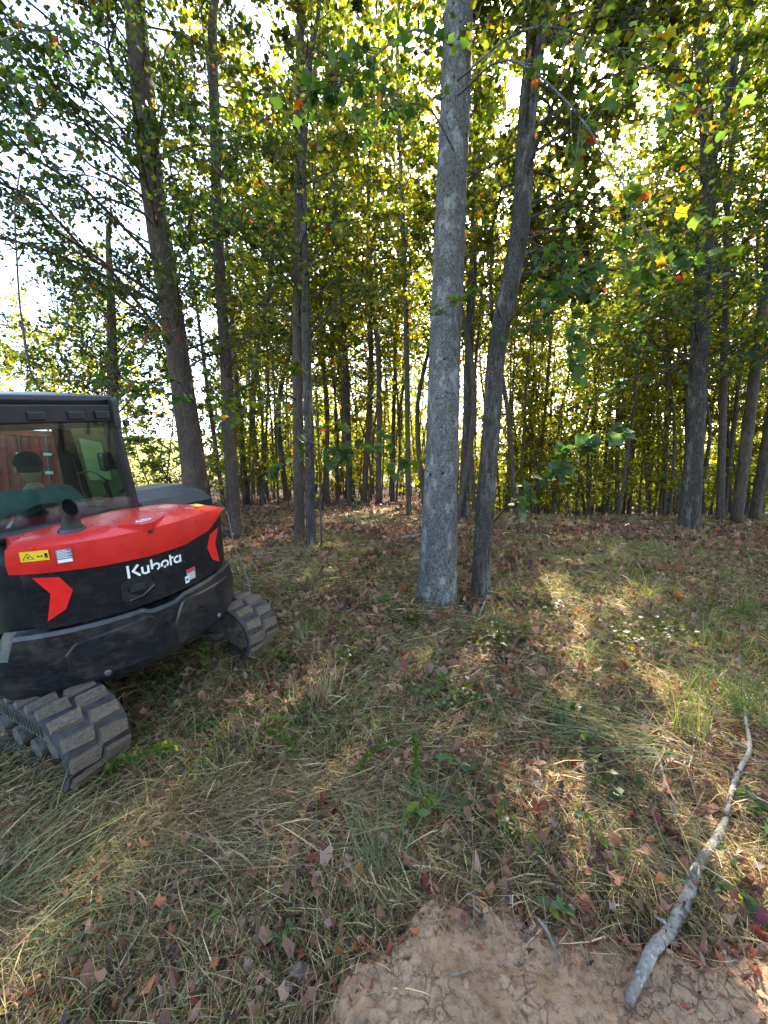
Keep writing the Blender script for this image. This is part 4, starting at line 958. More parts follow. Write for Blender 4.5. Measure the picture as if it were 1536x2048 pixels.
# ------------------------------------------------------------------ red steel container across the clearing, seen through the cab
CRED = simple('container_red', (.42, .045, .03), .55, 0, 4, .3, .003)
p = pix(18, 960, 9.5); cz = float(terrain(p[0], p[1]))
ct = empty('shipping_container', (p[0], p[1], cz), 'red ribbed steel container with pale locking bars, seen through the cab glass', 'container'); ct.rotation_euler = (0, 0, math.radians(38))
mb = MB(); 
for k in range(24):
    x0 = -1.2 + k * .1; d = .0 if k % 2 else .04
    mb.box((x0 + .05, d, 1.28), (.1, .03, 2.4))
mb.box((0, 3.03, 1.28), (2.4, 6.0, 2.4)); mb.build('wall', CRED, ct)
mb = MB()
for x in (-1.22, 1.22): mb.box((x, 0, 1.3), (.12, .14, 2.6), .01)
for z in (.08, 2.55): mb.box((0, 0, z), (2.32, .14, .14), .01)
mb.build('corner_posts', CRED, ct)
for x in (-.75, -.25, .25, .75):
    mb = MB(); mb.tube([(x, -.08, .15), (x, -.08, 2.5)], [.018, .018], 8); rod = mb.build('locking_bar', STEEL, ct)
    for z in (.7, 1.15, 1.6, 2.05): mb = MB(); mb.box((x, -.09, z), (.16, .05, .07), .01); mb.build('bracket', WHITE, rod)

# ------------------------------------------------------------------ leafy boughs near the viewer, leaf by leaf
def unit_leaf(name, col, curl=0.0, m=LEAF, lod=0):
    V, P, C = leaf_geo(np.zeros((1, 3)), np.array([[0, 1., 0]]), np.array([[0, 0, 1.]]), np.ones(1), np.array([col]), lod, curl, .025)
    me = fast(name, V, P, m, None, C); d = me.data; bpy.data.objects.remove(me); return d
LEAFME = [unit_leaf('leaf', tuple(c), .15 * (k % 3 - 1)) for k, c in enumerate([(.035, .075, .024), (.05, .095, .028), (.07, .12, .03), (.10, .14, .024), (.17, .18, .02), (.32, .13, .012), (.26, .04, .012), (.055, .10, .05)])]
WEEDME = [unit_leaf('leaf', tuple(x * 1.15 for x in c), .3 * (k % 3 - 1.3), LEAF, 3) for k, c in enumerate([(.035, .075, .024), (.05, .095, .028), (.07, .12, .03), (.10, .14, .024), (.17, .18, .02), (.32, .13, .012), (.26, .04, .012), (.055, .10, .05)])]
def put_leaf(parent, pos, d, nr, size, k, lib=None):
    d = Vector(d).normalized(); n = Vector(nr); s = d.cross(n).normalized(); n = s.cross(d)
    M_ = Matrix((s * size, d * size, n * size)).transposed().to_4x4(); M_.translation = Vector(pos)
    o = link('leaf', (lib or LEAFME)[k], parent); o.matrix_basis = M_; return o
def bough(root, base, pxd, r0, n, size, pal, twig=.35, seed=1, m=BARK_BROWN, droop=.35, name='bough'):
    g = np.random.default_rng(seed)
    pts = np.array([pix(u, v, d) for u, v, d in pxd]) - np.array(base); sp = spline(pts, 24)
    mb = MB().tube(sp, np.linspace(r0, r0 * .25, 24), 7, False)
    nt_ = max(3, n // 7); tw = []
    for k in range(nt_):
        t = g.uniform(.25, 1) if k else 1.; i = int(t * 23); b0 = sp[i]; ax = sp[min(i + 1, 23)] - sp[max(i - 1, 0)]; ax /= np.linalg.norm(ax) + 1e-9
        dd = ax * .7 + g.normal(0, .6, 3) * (1, 1, .5); dd /= np.linalg.norm(dd); L = twig * g.uniform(.5, 1.2); e = b0 + dd * L - np.array([0, 0, .12 * L])
        mb.tube([b0, (b0 + e) / 2 + (0, 0, .03 * L), e], [r0 * .35, r0 * .25, .0025], 5, False); tw.append((b0, e, dd))
    bo = mb.build(name, m, root, True)
    pal = np.array(pal, float); pal /= pal.sum()
    for k in range(n):
        b0, e, dd = tw[g.integers(len(tw))]; t = g.uniform(.15, 1.08); p = b0 + (e - b0) * t + g.normal(0, .025, 3)
        d = dd * .6 + g.normal(0, .55, 3); d[2] -= droop; nr = g.normal(0, .5, 3); nr[2] += 1
        put_leaf(bo, p, d, nr, size * g.uniform(.6, 1.2), int(g.choice(8, p=pal)))
    return bo
#            dark mid  light yg  yellow orange red  bluish
PGREEN = (3, 4, 3, 1, .3, .1, .1, 2); PYEL = (1, 2, 3, 4, 3, .8, .4, 0); PBLUE = (2, 2, 1, .3, 0, 0, 0, 5); PAUT = (2, 3, 3, 3, 2, .8, .2, 0); PDARK = (6, 3, 1, .3, .1, .15, .1, 1)  # PDARK colours boughs dark in place of backlit shade
yb2 = b2[1]
bough(T2, b2, [(985, 1045, yb2 + .1), (1030, 1000, yb2 - .3), (1090, 955, yb2 - .7), (1190, 868, yb2 - 1.2)], .014, 85, 0.185, PBLUE, .38, 3, BARK_SPOT)
bough(T2, b2, [(1004, 660, yb2 + .2), (1060, 600, yb2 - .3), (1150, 570, yb2 - .9), (1260, 560, yb2 - 1.4)], .014, 120, 0.137, PGREEN, .6, 4, BARK_SPOT)
bough(T2, b2, [(1030, 470, yb2 + .3), (1110, 500, yb2 - .2), (1220, 500, yb2 - .8), (1340, 520, yb2 - 1.2)], .013, 105, 0.130, PGREEN, .6, 5, BARK_SPOT)
bough(T1, b1, [(915, 190, b1[1]), (1010, 120, b1[1] - .8), (1130, 200, b1[1] - 1.5), (1240, 360, b1[1] - 1.9), (1300, 480, b1[1] - 2.0)], .016, 150, 0.095, PAUT, .55, 6, BARK_GREY)
bough(T1, b1, [(915, 160, b1[1]), (1050, 60, b1[1] - 1.0), (1220, 90, b1[1] - 1.6), (1380, 200, b1[1] - 1.8)], .016, 160, 0.095, PYEL, .6, 7, BARK_GREY)
bough(T2, b2, [(1003, 640, yb2 + .2), (985, 600, yb2 - .2), (940, 590, yb2 - .6), (905, 610, yb2 - .8)], .012, 26, 0.108, PGREEN, .3, 8, BARK_SPOT)
bough(T2, b2, [(1000, 690, yb2), (1040, 650, yb2 - .4), (1110, 640, yb2 - .8), (1170, 660, yb2 - 1.1)], .014, 60, 0.130, PBLUE, .45, 9, BARK_SPOT)
bough(T1, b1, [(905, 90, b1[1]), (830, 60, b1[1] - .6), (740, 120, b1[1] - 1.0), (660, 190, b1[1] - 1.1)], .016, 120, 0.122, PDARK, .6, 10, BARK_GREY)
bough(T1, b1, [(908, 300, b1[1]), (860, 220, b1[1] - .4), (800, 210, b1[1] - .8), (740, 260, b1[1] - 1.0)], .013, 70, 0.115, PDARK, .5, 11, BARK_GREY)
bough(T6, b6, [(615, 880, b6[1]), (660, 900, b6[1] - .5), (720, 895, b6[1] - .9), (800, 925, b6[1] - 1.2)], .018, 120, 0.185, PGREEN, .5, 12, BARK_SPOT)
bough(T6, b6, [(612, 860, b6[1]), (580, 890, b6[1] - .6), (550, 930, b6[1] - .9)], .014, 45, 0.144, PGREEN, .45, 13, BARK_SPOT)
bough(T5, b5, [(597, 800, b5[1]), (560, 790, b5[1] - .7), (500, 800, b5[1] - 1.2), (450, 830, b5[1] - 1.5)], .018, 90, 0.144, PYEL, .55, 14)
bough(T4, b4, [(450, 700, b4[1]), (430, 740, b4[1] - .9), (400, 790, b4[1] - 1.6), (370, 800, b4[1] - 2)], .018, 80, 0.137, PGREEN, .5, 15)
bough(T3, b3, [(365, 770, b3[1]), (340, 760, b3[1] - 1.2), (290, 780, b3[1] - 2.2), (210, 770, b3[1] - 3)], .022, 110, 0.130, PGREEN, .6, 16)
bough(T3, b3, [(345, 640, b3[1]), (320, 640, b3[1] - 1.2), (280, 700, b3[1] - 2.2), (240, 740, b3[1] - 3)], .022, 90, 0.130, PAUT, .6, 17)
bough(T3, b3, [(322, 470, b3[1]), (260, 400, b3[1] - 1.6), (170, 350, b3[1] - 2.8), (60, 390, b3[1] - 3.6)], .02, 150, 0.115, PDARK, .8, 18)
bough(T3, b3, [(300, 380, b3[1]), (220, 280, b3[1] - 1.8), (120, 220, b3[1] - 3), (10, 230, b3[1] - 3.8)], .02, 150, 0.115, PDARK, .85, 19)
bough(T3, b3, [(285, 150, b3[1]), (200, 90, b3[1] - 2), (100, 60, b3[1] - 3.4), (0, 80, b3[1] - 4.2)], .02, 150, 0.115, PDARK, .85, 20)
bough(T7, b7, [(1400, 700, b7[1]), (1330, 740, b7[1] - 1), (1250, 760, b7[1] - 1.6), (1180, 800, b7[1] - 2)], .018, 110, 0.144, PDARK, .8, 21, BARK_SPOT)
bough(T7, b7, [(1400, 640, b7[1]), (1450, 650, b7[1] - 1), (1500, 700, b7[1] - 1.6), (1545, 720, b7[1] - 2)], .018, 110, 0.144, PDARK, .8, 22, BARK_SPOT)
bough(T7, b7, [(1412, 430, b7[1]), (1340, 400, b7[1] - 1.4), (1250, 420, b7[1] - 2.4), (1160, 470, b7[1] - 3)], .018, 130, .13, PGREEN, .8, 23, BARK_SPOT)
bough(T7, b7, [(1416, 380, b7[1]), (1460, 350, b7[1] - 1.4), (1500, 380, b7[1] - 2.4), (1540, 450, b7[1] - 3)], .018, 140, .13, PDARK, .8, 24, BARK_SPOT)
bough(T7, b7, [(1410, 480, b7[1]), (1440, 520, b7[1] - 1.2), (1480, 560, b7[1] - 2), (1530, 600, b7[1] - 2.4)], .018, 130, .13, PDARK, .8, 25, BARK_SPOT)
bough(T7, b7, [(1405, 560, b7[1]), (1360, 560, b7[1] - 1.2), (1320, 600, b7[1] - 2), (1280, 660, b7[1] - 2.4)], .018, 130, .13, PDARK, .8, 26, BARK_SPOT)
bough(T3, b3, [(300, 330, b3[1]), (330, 260, b3[1] - 1.4), (380, 240, b3[1] - 2.4), (450, 290, b3[1] - 3)], .018, 130, .13, PDARK, .8, 27)
bough(T3, b3, [(310, 440, b3[1]), (340, 400, b3[1] - 1.4), (400, 400, b3[1] - 2.2), (460, 440, b3[1] - 2.8)], .018, 130, .13, PDARK, .7, 28)
# small saplings on the floor
def sapling(label, foot, top, r, twigs, n, size, pal, seed, group=None):
    p = gpix(*foot); root = empty('sapling', p, label, 'sapling', group)
    pts = np.array([pix(u, v, p[1] + d) for u, v, d in [(foot[0], foot[1], 0)] + top]) - p
    MB().tube(spline(pts, 14), np.linspace(r, r * .4, 14), 7).build('stem', BARK_BROWN, root, True)
    for k, (pxd, nn) in enumerate(twigs): bough(root, p, [(u, v, p[1] + d) for u, v, d in pxd], r * .6, nn, size, pal, .28, seed + k, name='branch')
    return root
sapling('knee-high sapling with a flat tier of broad leaves, beside the twin trunks', (684, 1040), [(682, 1015, 0), (680, 1000, 0)], .012, [([(680, 1005, 0), (650, 992, -.2), (620, 990, -.4)], 22), ([(680, 1005, 0), (700, 990, -.2), (715, 1000, -.4)], 20)], 0, .17, PBLUE, 40)
sapling('thin bare-stemmed sapling close to the right of the twin trunks', (643, 1101), [(641, 1000, 0), (636, 880, 0), (630, 760, .1)], .022, [([(636, 880, 0), (650, 850, -.2), (680, 840, -.4)], 22), ([(632, 790, 0), (610, 750, -.3), (590, 740, -.5)], 26)], 0, .16, PYEL, 44)
sapling('young broadleaf sapling with sunlit yellow leaves behind the excavator bonnet', (330, 1060), [(335, 950, 0), (345, 850, 0), (350, 760, 0)], .03, [([(335, 960, 0), (310, 930, -.4), (275, 910, -.7)], 46), ([(340, 900, 0), (300, 880, -.3), (262, 880, -.5)], 46), ([(345, 860, 0), (380, 820, -.3), (420, 800, -.6)], 40), ([(340, 940, 0), (380, 920, -.2), (420, 930, -.3)], 30), ([(345, 860, 0), (310, 830, -.3), (280, 820, -.6)], 40)], 0, .17, PYEL, 50)
# bare dead stems
p = gpix(500, 1195); pts = np.array([pix(u, v, p[1] + d) for u, v, d in [(503, 1198, 0), (492, 1150, 0), (472, 1100, -.05), (462, 1060, -.1), (452, 1020, -.1), (430, 1000, -.1)]])
mb = MB().tube(spline(pts, 20), np.linspace(.010, .004, 20), 6); mb.tube([pts[3], pix(440, 1052, p[1] - .2), pix(425, 1050, p[1] - .3)], [.005, .004, .002], 5); mb.tube([pts[2], pix(484, 1070, p[1]), pix(490, 1048, p[1])], [.005, .004, .002], 5)
tag(mb.build('dead_shrub', BARK_STICK, None, True), 'thin bare dead stem standing behind the far track of the excavator', 'stem')
vy = 6.5; vp = [(42, 330, 0), (30, 420, 0), (34, 520, 0), (40, 610, 0), (52, 690, 0), (62, 745, 0), (80, 780, 0), (98, 815, 0), (120, 900, .1), (132, 1010, .15)]
pts = np.array([pix(u, v, vy + d) for u, v, d in vp]); pts = np.vstack([pts, [pts[-1][0] - .1, pts[-1][1] + .1, float(terrain(pts[-1][0] - .1, pts[-1][1] + .1))]])
mb = MB().tube(spline(pts, 50), np.linspace(.010, .022, 50), 7)
for a, c_ in [((60, 740), (0, 770)), ((62, 745), (30, 800)), ((36, 520), (70, 470)), ((40, 615), (0, 620)), ((70, 760), (20, 745)), ((34, 420), (80, 330))]:
    A = pix(*a, vy); B_ = pix(*c_, vy - .3); mb.tube([A, (A + B_) / 2 + (0, 0, .06), B_], [.010, .007, .003], 5)
tag(mb.build('dead_sapling', BARK_BROWN, None, True), 'thin bare dead sapling with curling twigs above the left of the cab', 'sapling')

# ------------------------------------------------------------------ grass and litter
def field(x, y, f, s): return .5 + .25 * (np.sin(x * f + s) * np.sin(y * f * 1.1 + s * 1.7) + np.sin((x + y) * f * .63 + s * 2.3) * np.cos((x - y) * f * .8 + s)) * 1.0
def scatter(n, y0, y1, mound_ok=False):
    y = np.sqrt(rng.uniform(y0 * y0, y1 * y1, n)); x = rng.uniform(-1, 1, n) * (1.06 * y + .35)
    if not mound_ok:
        k = ~((y < mound_edge(x) + rng.normal(0, .035, n)) & (x > -.28 + rng.normal(0, .06, n))); x, y = x[k], y[k]
    return x, y
Vs, Ps, Cs = [], [], []; off = 0
def push(store, V, P, C):
    o = store['n']; store['V'].append(V); store['C'].append(C); store['P'].append([p + o for p in P]); store['n'] += len(V)
def new(): return dict(V=[], P=[], C=[], n=0)
def flush(st, name, m, label, cat):
    k = len(st['P'][0]); polys = {}
    for P in st['P']:
        for p in P: polys.setdefault(p.shape[1], []).append(p)
    o = fast(name, np.vstack(st['V']), [np.concatenate(v) for v in polys.values()], m, None, np.vstack(st['C'])); return tag(o, label, cat, None, 'stuff')
DRY = np.array([(.25, .16, .088), (.45, .33, .18), (.58, .45, .26), (.095, .06, .038), (.31, .25, .12), (.66, .54, .34)])
GRN = np.array([(.07, .11, .025), (.105, .15, .035), (.15, .18, .045), (.09, .13, .045), (.21, .215, .065)])
dry, grn = new(), new()
for (y0, y1, nd_, ng, L, W_) in [(.75, 2.5, 50000, 11000, .17, .0030), (2.5, 5, 54000, 32000, .21, .0042), (5, 10, 50000, 30000, .26, .007), (10, 19, 22000, 11000, .30, .012)]:
    x, y = scatter(nd_, y0, y1); k = field(x, y, 2.1, .7) * .5 + field(x, y, 4.7, 2.2) * .5 > rng.uniform(.12, .62, len(x)); x, y = x[k], y[k]; n = len(x)
    az = field(x, y, 1.1, 2.0) * 9 + rng.normal(0, .9, n); el = np.abs(rng.normal(.22, .28, n))
    d = np.stack([np.cos(az) * np.cos(el), np.sin(az) * np.cos(el), np.sin(el)], -1); ln = L * rng.uniform(.4, 1.5, n)
    bend = rng.normal(0, .35, (n, 3)); bend[:, 2] = -np.sin(el) * rng.uniform(.5, 1.1, n)
    P0 = np.stack([x, y, terrain(x, y) + rng.uniform(0, .035, n)], -1)
    c = DRY[rng.choice(6, n, p=(.26, .22, .14, .24, .09, .05))] * rng.uniform(.6, 1.3, (n, 1))
    push(dry, *blade_geo(P0, d, bend, ln, W_ * np.clip(rng.lognormal(-.05, .5, n), .45, 3.2), c))
    x, y = scatter(int(ng * 1.9), y0, y1); gk = field(x, y, .9, 5.1) * .55 + field(x, y, 3.1, 1.0) * .45 + .10 * sst(.5, 3, x) * sst(2, 3.5, y); k = gk > rng.uniform(.25, .85, len(x)); x, y = x[k][:ng], y[k][:ng]; n = len(x)
    az = rng.uniform(0, 6.28, n); el = np.clip(rng.normal(1.15, .32, n), .25, 1.55)
    d = np.stack([np.cos(az) * np.cos(el), np.sin(az) * np.cos(el), np.sin(el)], -1); ln = L * .85 * rng.uniform(.4, 1.4, n)
    bend = np.stack([np.cos(az) * .4, np.sin(az) * .4, -rng.uniform(.1, .6, n)], -1)
    c = GRN[rng.choice(5, n)] * rng.uniform(.7, 1.3, (n, 1)); tip = c * .5 + DRY[rng.choice(6, n)] * .5
    P0 = np.stack([x, y, terrain(x, y)], -1); push(grn, *blade_geo(P0, d, bend, ln, W_ * 1.15 * rng.uniform(.6, 1.4, n), c, tip))
x = rng.uniform(-.35, 1.7, 900); y = mound_edge(x) - np.abs(rng.normal(0, .09, 900)) + .08; n = len(x); az = rng.uniform(0, 6.28, n); el = np.abs(rng.normal(.1, .25, n))
P0 = np.stack([x, y, np.array([mound_z(a, b_) for a, b_ in zip(x, y)]) + .004], -1); d = np.stack([np.cos(az) * np.cos(el), np.sin(az) * np.cos(el), np.sin(el)], -1)
push(dry, *blade_geo(P0, d, rng.normal(0, .3, (n, 3)) * (1, 1, .15), rng.uniform(.03, .17, n), rng.uniform(.0015, .0035, n), DRY[rng.choice(6, n, p=(.3, .2, .12, .26, .07, .05))] * rng.uniform(.6, 1.2, (n, 1))))
flush(dry, 'dry_grass', GRASS, 'matted dry tan grass covering the ground', 'grass')
flush(grn, 'green_grass', GRASS, 'short green grass growing through the dry mat', 'grass')
BRN = np.array([(.18, .09, .055), (.25, .13, .08), (.32, .21, .145), (.09, .052, .04), (.36, .14, .055), (.26, .08, .05)])
lit = new()
for y0, y1, n, sz in [(.75, 3, 2600, .036), (3, 7, 9000, .055), (7, 13, 12000, .085), (13, 30, 14000, .10)]:
    x, y = scatter(n * 2, y0, y1); k = field(x, y, 1.7, 3.3) * .5 + field(x, y, .6, 8.) * .5 > rng.uniform(.2, .85, len(x)); x, y = x[k][:n], y[k][:n]; n = len(x)
    nr = rng.normal(0, .45, (n, 3)); nr[:, 2] = 1; c = BRN[rng.choice(6, n, p=(.3, .27, .23, .15, .03, .02))] * rng.uniform(.7, 1.3, (n, 1))
    PP = np.stack([x, y, terrain(x, y) + rng.uniform(.01, .055, n)], -1); DD = rng.normal(size=(n, 3)) * (1, 1, .25); SZ = sz * np.clip(rng.lognormal(0, .35, n), .4, 1.8)
    for k0, lod_, j_ in ((0, 1 if y0 >= 7 else 0, .13), (1, 3, .10), (2, 1, .14)):
        q = slice(k0, None, 3); push(lit, *leaf_geo(PP[q], DD[q], nr[q], SZ[q], c[q], lod_, 1.0, j_))
for y0, y1, n, sz in [(.75, 2.6, 5000, .022), (2.6, 6, 9000, .032)]:
    x, y = scatter(n * 2, y0, y1); k = field(x, y, 2.3, 1.3) * .6 + field(x, y, 6.1, 4.) * .4 > rng.uniform(.25, .8, len(x)); x, y = x[k][:n], y[k][:n]; n = len(x)
    nr = rng.normal(0, .6, (n, 3)); nr[:, 2] = 1; c = BRN[rng.choice(6, n, p=(.3, .2, .1, .3, .04, .06))] * rng.uniform(.5, 1.2, (n, 1))
    push(lit, *leaf_geo(np.stack([x, y, terrain(x, y) + rng.uniform(.0, .035, n)], -1), rng.normal(size=(n, 3)) * (1, 1, .4), nr, sz * rng.uniform(.5, 1.9, n), c, 3, .9, .10))
x = rng.uniform(-.35, 1.7, 700); y = mound_edge(x) - np.abs(rng.normal(0, .10, 700)) + .09; n = len(x); nr = rng.normal(0, .5, (n, 3)); nr[:, 2] = 1
push(lit, *leaf_geo(np.stack([x, y, np.array([mound_z(a, b_) for a, b_ in zip(x, y)]) + .006], -1), rng.normal(size=(n, 3)) * (1, 1, .3), nr, rng.uniform(.008, .035, n), BRN[rng.choice(6, n)] * rng.uniform(.6, 1.2, (n, 1)), 3, .8, .12))
flush(lit, 'leaf_litter', LITTER, 'brown leaf litter strewn over the ground', 'leaf litter')
# low broad-leaved ground cover
cov = new()
for (u, v, r, n) in [(1000, 1290, .5, 420), (930, 1400, .35, 200), (1330, 1270, .55, 520), (1250, 1290, .5, 300), (700, 1320, .4, 160), (1140, 1440, .3, 120), (620, 1240, .5, 160), (1300, 1150, .8, 300), (820, 1250, .5, 240), (1090, 1220, .6, 220), (1450, 1230, .6, 300), (1000, 1650, .2, 60), (1230, 1600, .2, 60), (560, 1330, .3, 120), (330, 1370, .3, 160), (760, 1120, .9, 260), (1010, 1120, .9, 260)]:
    p = gpix(u, v); a = rng.uniform(0, 6.28, n); rr_ = np.abs(rng.normal(0, r * .55, n)); x = p[0] + rr_ * np.cos(a); y = p[1] + rr_ * np.sin(a)
    nr = rng.normal(0, .45, (n, 3)); nr[:, 2] = 1; h = np.abs(rng.normal(.05, .05, n))
    push(cov, *leaf_geo(np.stack([x, y, terrain(x, y) + h], -1), rng.normal(size=(n, 3)) * (1, 1, .4), nr, rng.uniform(.025, .06, n) * (1 + .06 * p[1]), leaf_cols(n, (.15, .3, .3, .17, .05, .0, .0)), 2))
flush(cov, 'ground_cover', LEAF, 'low small-leaved green plants scattered in the grass', 'ground cover')
# fallen leaves one by one
def fl(col, curl):
    g = np.random.default_rng(int(abs(curl) * 1000 + col[0] * 9999)); k = 11; th = np.linspace(0, 2 * np.pi, k, endpoint=False)
    r = (.42 + .10 * np.cos(2 * th)) * g.uniform(.72, 1.2, k); xy = np.stack([r * np.cos(th), r * np.sin(th)], -1)
    rings = [xy, xy * .5]; V = [(x, y, curl * (x * x * 1.4 - .06) + .10 * math.sin(9 * x + 5 * y) * math.hypot(x, y) * 1.5 + g.normal(0, .025)) for R_ in rings for x, y in R_] + [(0, 0, -.02)]
    P = [np.array([(i, (i + 1) % k, k + (i + 1) % k, k + i) for i in range(k)]), np.array([(k + i, k + (i + 1) % k, 2 * k) for i in range(k)])]
    o = fast('fallen_leaf', np.array(V), P, LITTER, None, np.array([col] * (2 * k + 1)) * g.uniform(.7, 1.2, (2 * k + 1, 1)), True); d = o.data; bpy.data.objects.remove(o); return d
KINDS = [('dull brown curled fallen leaf lying on the dry grass', 'brown fallen leaves', [fl((.14, .078, .055), 1.2), fl((.17, .10, .07), -.9), fl((.12, .075, .058), .7)], .40), ('rusty red-brown fallen leaf lying on the grass', 'rusty fallen leaves', [fl((.24, .085, .055), .9), fl((.20, .066, .048), 1.3)], .20),
         ('pale pinkish tan fallen leaf lying on the grass', 'pale fallen leaves', [fl((.27, .19, .145), 1.0), fl((.32, .23, .18), -.8)], .16), ('bright orange fallen leaf lying on the grass', 'orange fallen leaves', [fl((.42, .15, .05), .8)], .06), ('dark purplish dead leaf lying flat on the ground', 'dark dead leaves', [fl((.07, .045, .045), .9), fl((.09, .06, .055), 1.4)], .20)]
fixed = [(805, 1315, 1, .08), (640, 1650, 0, .13), (660, 1640, 1, .12), (560, 1670, 3, .07), (545, 1675, 3, .07), (830, 1720, 1, .13), (860, 1790, 1, .12), (925, 1640, 2, .06), (1085, 1680, 3, .07), (620, 1470, 2, .10), (645, 1475, 4, .08), (760, 1525, 1, .08), (855, 1440, 1, .08), (500, 1410, 2, .09), (530, 1410, 1, .09), (575, 1287, 3, .07), (385, 1525, 1, .08), (395, 1690, 2, .11), (270, 1780, 1, .10), (160, 1690, 4, .09), (75, 1995, 1, .10), (465, 1945, 1, .07), (600, 1950, 2, .10), (1325, 1670, 1, .12), (1180, 1610, 2, .06), (1480, 1480, 1, .14), (1515, 1880, 1, .10), (1270, 1640, 1, .10), (640, 1720, 1, .12), (25, 1670, 1, .07), (1075, 1640, 1, .08), (260, 1345, 0, .08), (1180, 1850, 1, .07), (680, 1660, 1, .10), (595, 1440, 2, .07), (745, 1500, 4, .08), (1130, 1600, 2, .07), (985, 1590, 0, .08), (530, 1310, 3, .06), (548, 1235, 3, .09)]
def place_leaf(x, y, k, s, z=None):
    lb, gp, ms_, _ = KINDS[k]; o = link('fallen_leaf', ms_[int(rng.integers(len(ms_)))]); o.location = (x, y, float(terrain(x, y)) + rng.uniform(.02, .05) if z is None else z); o.scale = (s, s, s * rng.uniform(.8, 1.6)); o.rotation_euler = (rng.normal(0, .5), rng.normal(0, .5), rng.uniform(0, 6.28)); tag(o, lb, 'leaf', gp)
for u, v, k, s in fixed: p = gpix(u, v); place_leaf(p[0], p[1], k, s)
x, y = scatter(420, .9, 4.6); 
pr_ = np.array([k[3] for k in KINDS]); pr_ /= pr_.sum()
for i in range(min(len(x), 255)): place_leaf(x[i], y[i], int(rng.choice(5, p=pr_)), float(np.clip(rng.lognormal(-2.8, .35), .03, .11)))

# ------------------------------------------------------------------ clumps of tall grass
def clump(label, foot, n, length, lean, spread, cols, width=.0055, rad=.05, droop=.5, seed=0, name='grass_clump'):
    g = np.random.default_rng(seed + 900); p = gpix(*foot); P0 = np.stack([g.normal(0, rad, n), g.normal(0, rad, n), np.zeros(n)], -1)
    P0[:, 2] = terrain(P0[:, 0] + p[0], P0[:, 1] + p[1]) - p[2]
    d = np.array(lean) + g.normal(0, 1, (n, 3)) * spread; d[:, 2] = np.abs(d[:, 2]); d = nrm(d); ln = length * g.uniform(.45, 1.1, n)
    bend = d * (1, 1, 0) * .35 + g.normal(0, .22, (n, 3)) * (1, 1, .2) + np.array([0, 0, -droop]) * g.uniform(.3, 1.2, (n, 1)); bend[:, 2] = np.maximum(bend[:, 2], -d[:, 2] * .9)
    cols = np.array(cols); c = cols[g.choice(len(cols), n)] * g.uniform(.75, 1.25, (n, 1))
    V, P, C = blade_geo(P0, d, bend, ln, width * g.uniform(.6, 1.3, n), c, c * .6 + np.array([.16, .14, .08]) * .4)
    o = fast(name, V, P, GRASS, None, C); o.location = p; return tag(o, label, 'grass')
BG = [(.06, .12, .05), (.09, .16, .07), (.13, .19, .09), (.08, .14, .06)]; YG = [(.13, .17, .04), (.17, .19, .05), (.10, .15, .04)]; TD = [(.32, .27, .16), (.25, .21, .12), (.18, .19, .08), (.4, .34, .22)]
clump('tall green grass clump fanning up to the right below the near track', (-40, 1850), 46, .95, (.55, .55, .75), (.3, .3, .25), BG + TD[:1], .005, .12, .35, 1)
clump('second tuft of long green blades beside the fanning clump, below the near track', (-10, 1960), 50, .8, (.75, .55, .55), (.2, .2, .15), BG + TD[:1], .005, .08, .3, 2)
clump('thin clump of long blue-green blades leaning left, in front of the dirt mound', (760, 1770), 18, .6, (-.32, .55, .8), (.3, .25, .2), BG, .006, .05, .4, 3)
clump('sheaf of long green blades lying flat to the left, upslope of the pale sticks', (1330, 1490), 80, .85, (-1, .10, .30), (.2, .30, .16), BG + TD[:2], .007, .14, .2, 4)
clump('low sheaf of bleached blades at the root of the flattened green sheaf', (1360, 1500), 60, .5, (-.7, -.1, .35), (.3, .3, .15), TD, .005, .09, .3, 5)
clump('few long blades lying flat across the litter between the leafy weeds', (990, 1625), 30, .62, (-1, .22, .2), (.08, .1, .06), BG, .007, .03, .1, 6)
clump('upright wispy tan grass clump in front of the twin trunks', (650, 1400), 60, .62, (-.05, .1, 1), (.14, .14, .1), TD + YG[:1], .005, .08, .3, 7)
clump('upright green grass clump beside the flattened sheaf, sunlit behind', (1385, 1480), 60, .6, (.0, .1, 1), (.16, .16, .1), YG, .006, .08, .3, 8)
clump('dense dark green grass clump at the right edge of the lawn', (1490, 1420), 130, .62, (-.05, .1, 1), (.25, .25, .1), [(.05, .095, .03), (.07, .12, .04)], .007, .16, .4, 9)
clump('thin upright green tuft left of the flattened sheaf', (1125, 1460), 26, .48, (.0, .1, 1), (.14, .14, .1), BG, .005, .04, .3, 10)
clump('pale drooping grass tuft growing beneath the far track', (408, 1335), 18, .38, (.1, -.2, 1), (.3, .2, .1), YG + TD[:1], .006, .02, .9, 11)
clump('tuft of yellow-green grass in the sun patch by the forked tree', (1300, 1200), 40, .75, (.35, .1, .9), (.35, .2, .1), YG, .008, .06, .5, 12)
clump('yellowish grass tuft at the sun patch, behind the leaning tree', (1215, 1095), 40, .6, (0, 0, 1), (.3, .3, .1), YG, .012, .25, .4, 13)
clump('single long pale stalks crossing the near track', (105, 1640), 4, .62, (.22, .1, 1), (.06, .06, .05), [(.26, .25, .12)], .005, .03, .05, 14, 'grass_stalk')
clump('wispy green tuft beside the far track, by the orange leaf', (600, 1290), 34, .5, (.02, .1, 1), (.16, .16, .1), BG + TD[:2], .005, .07, .3, 15)
clump('feathery green tuft under the counterweight between the tracks', (330, 1395), 60, .32, (0, -.2, 1), (.4, .3, .2), [(.05, .10, .03), (.08, .14, .04)], .006, .08, .5, 16)
clump('wispy tan tuft at the foot of the thick grey trunk', (1010, 1330), 40, .3, (0, -.1, 1), (.4, .3, .1), TD, .005, .1, .5, 17)
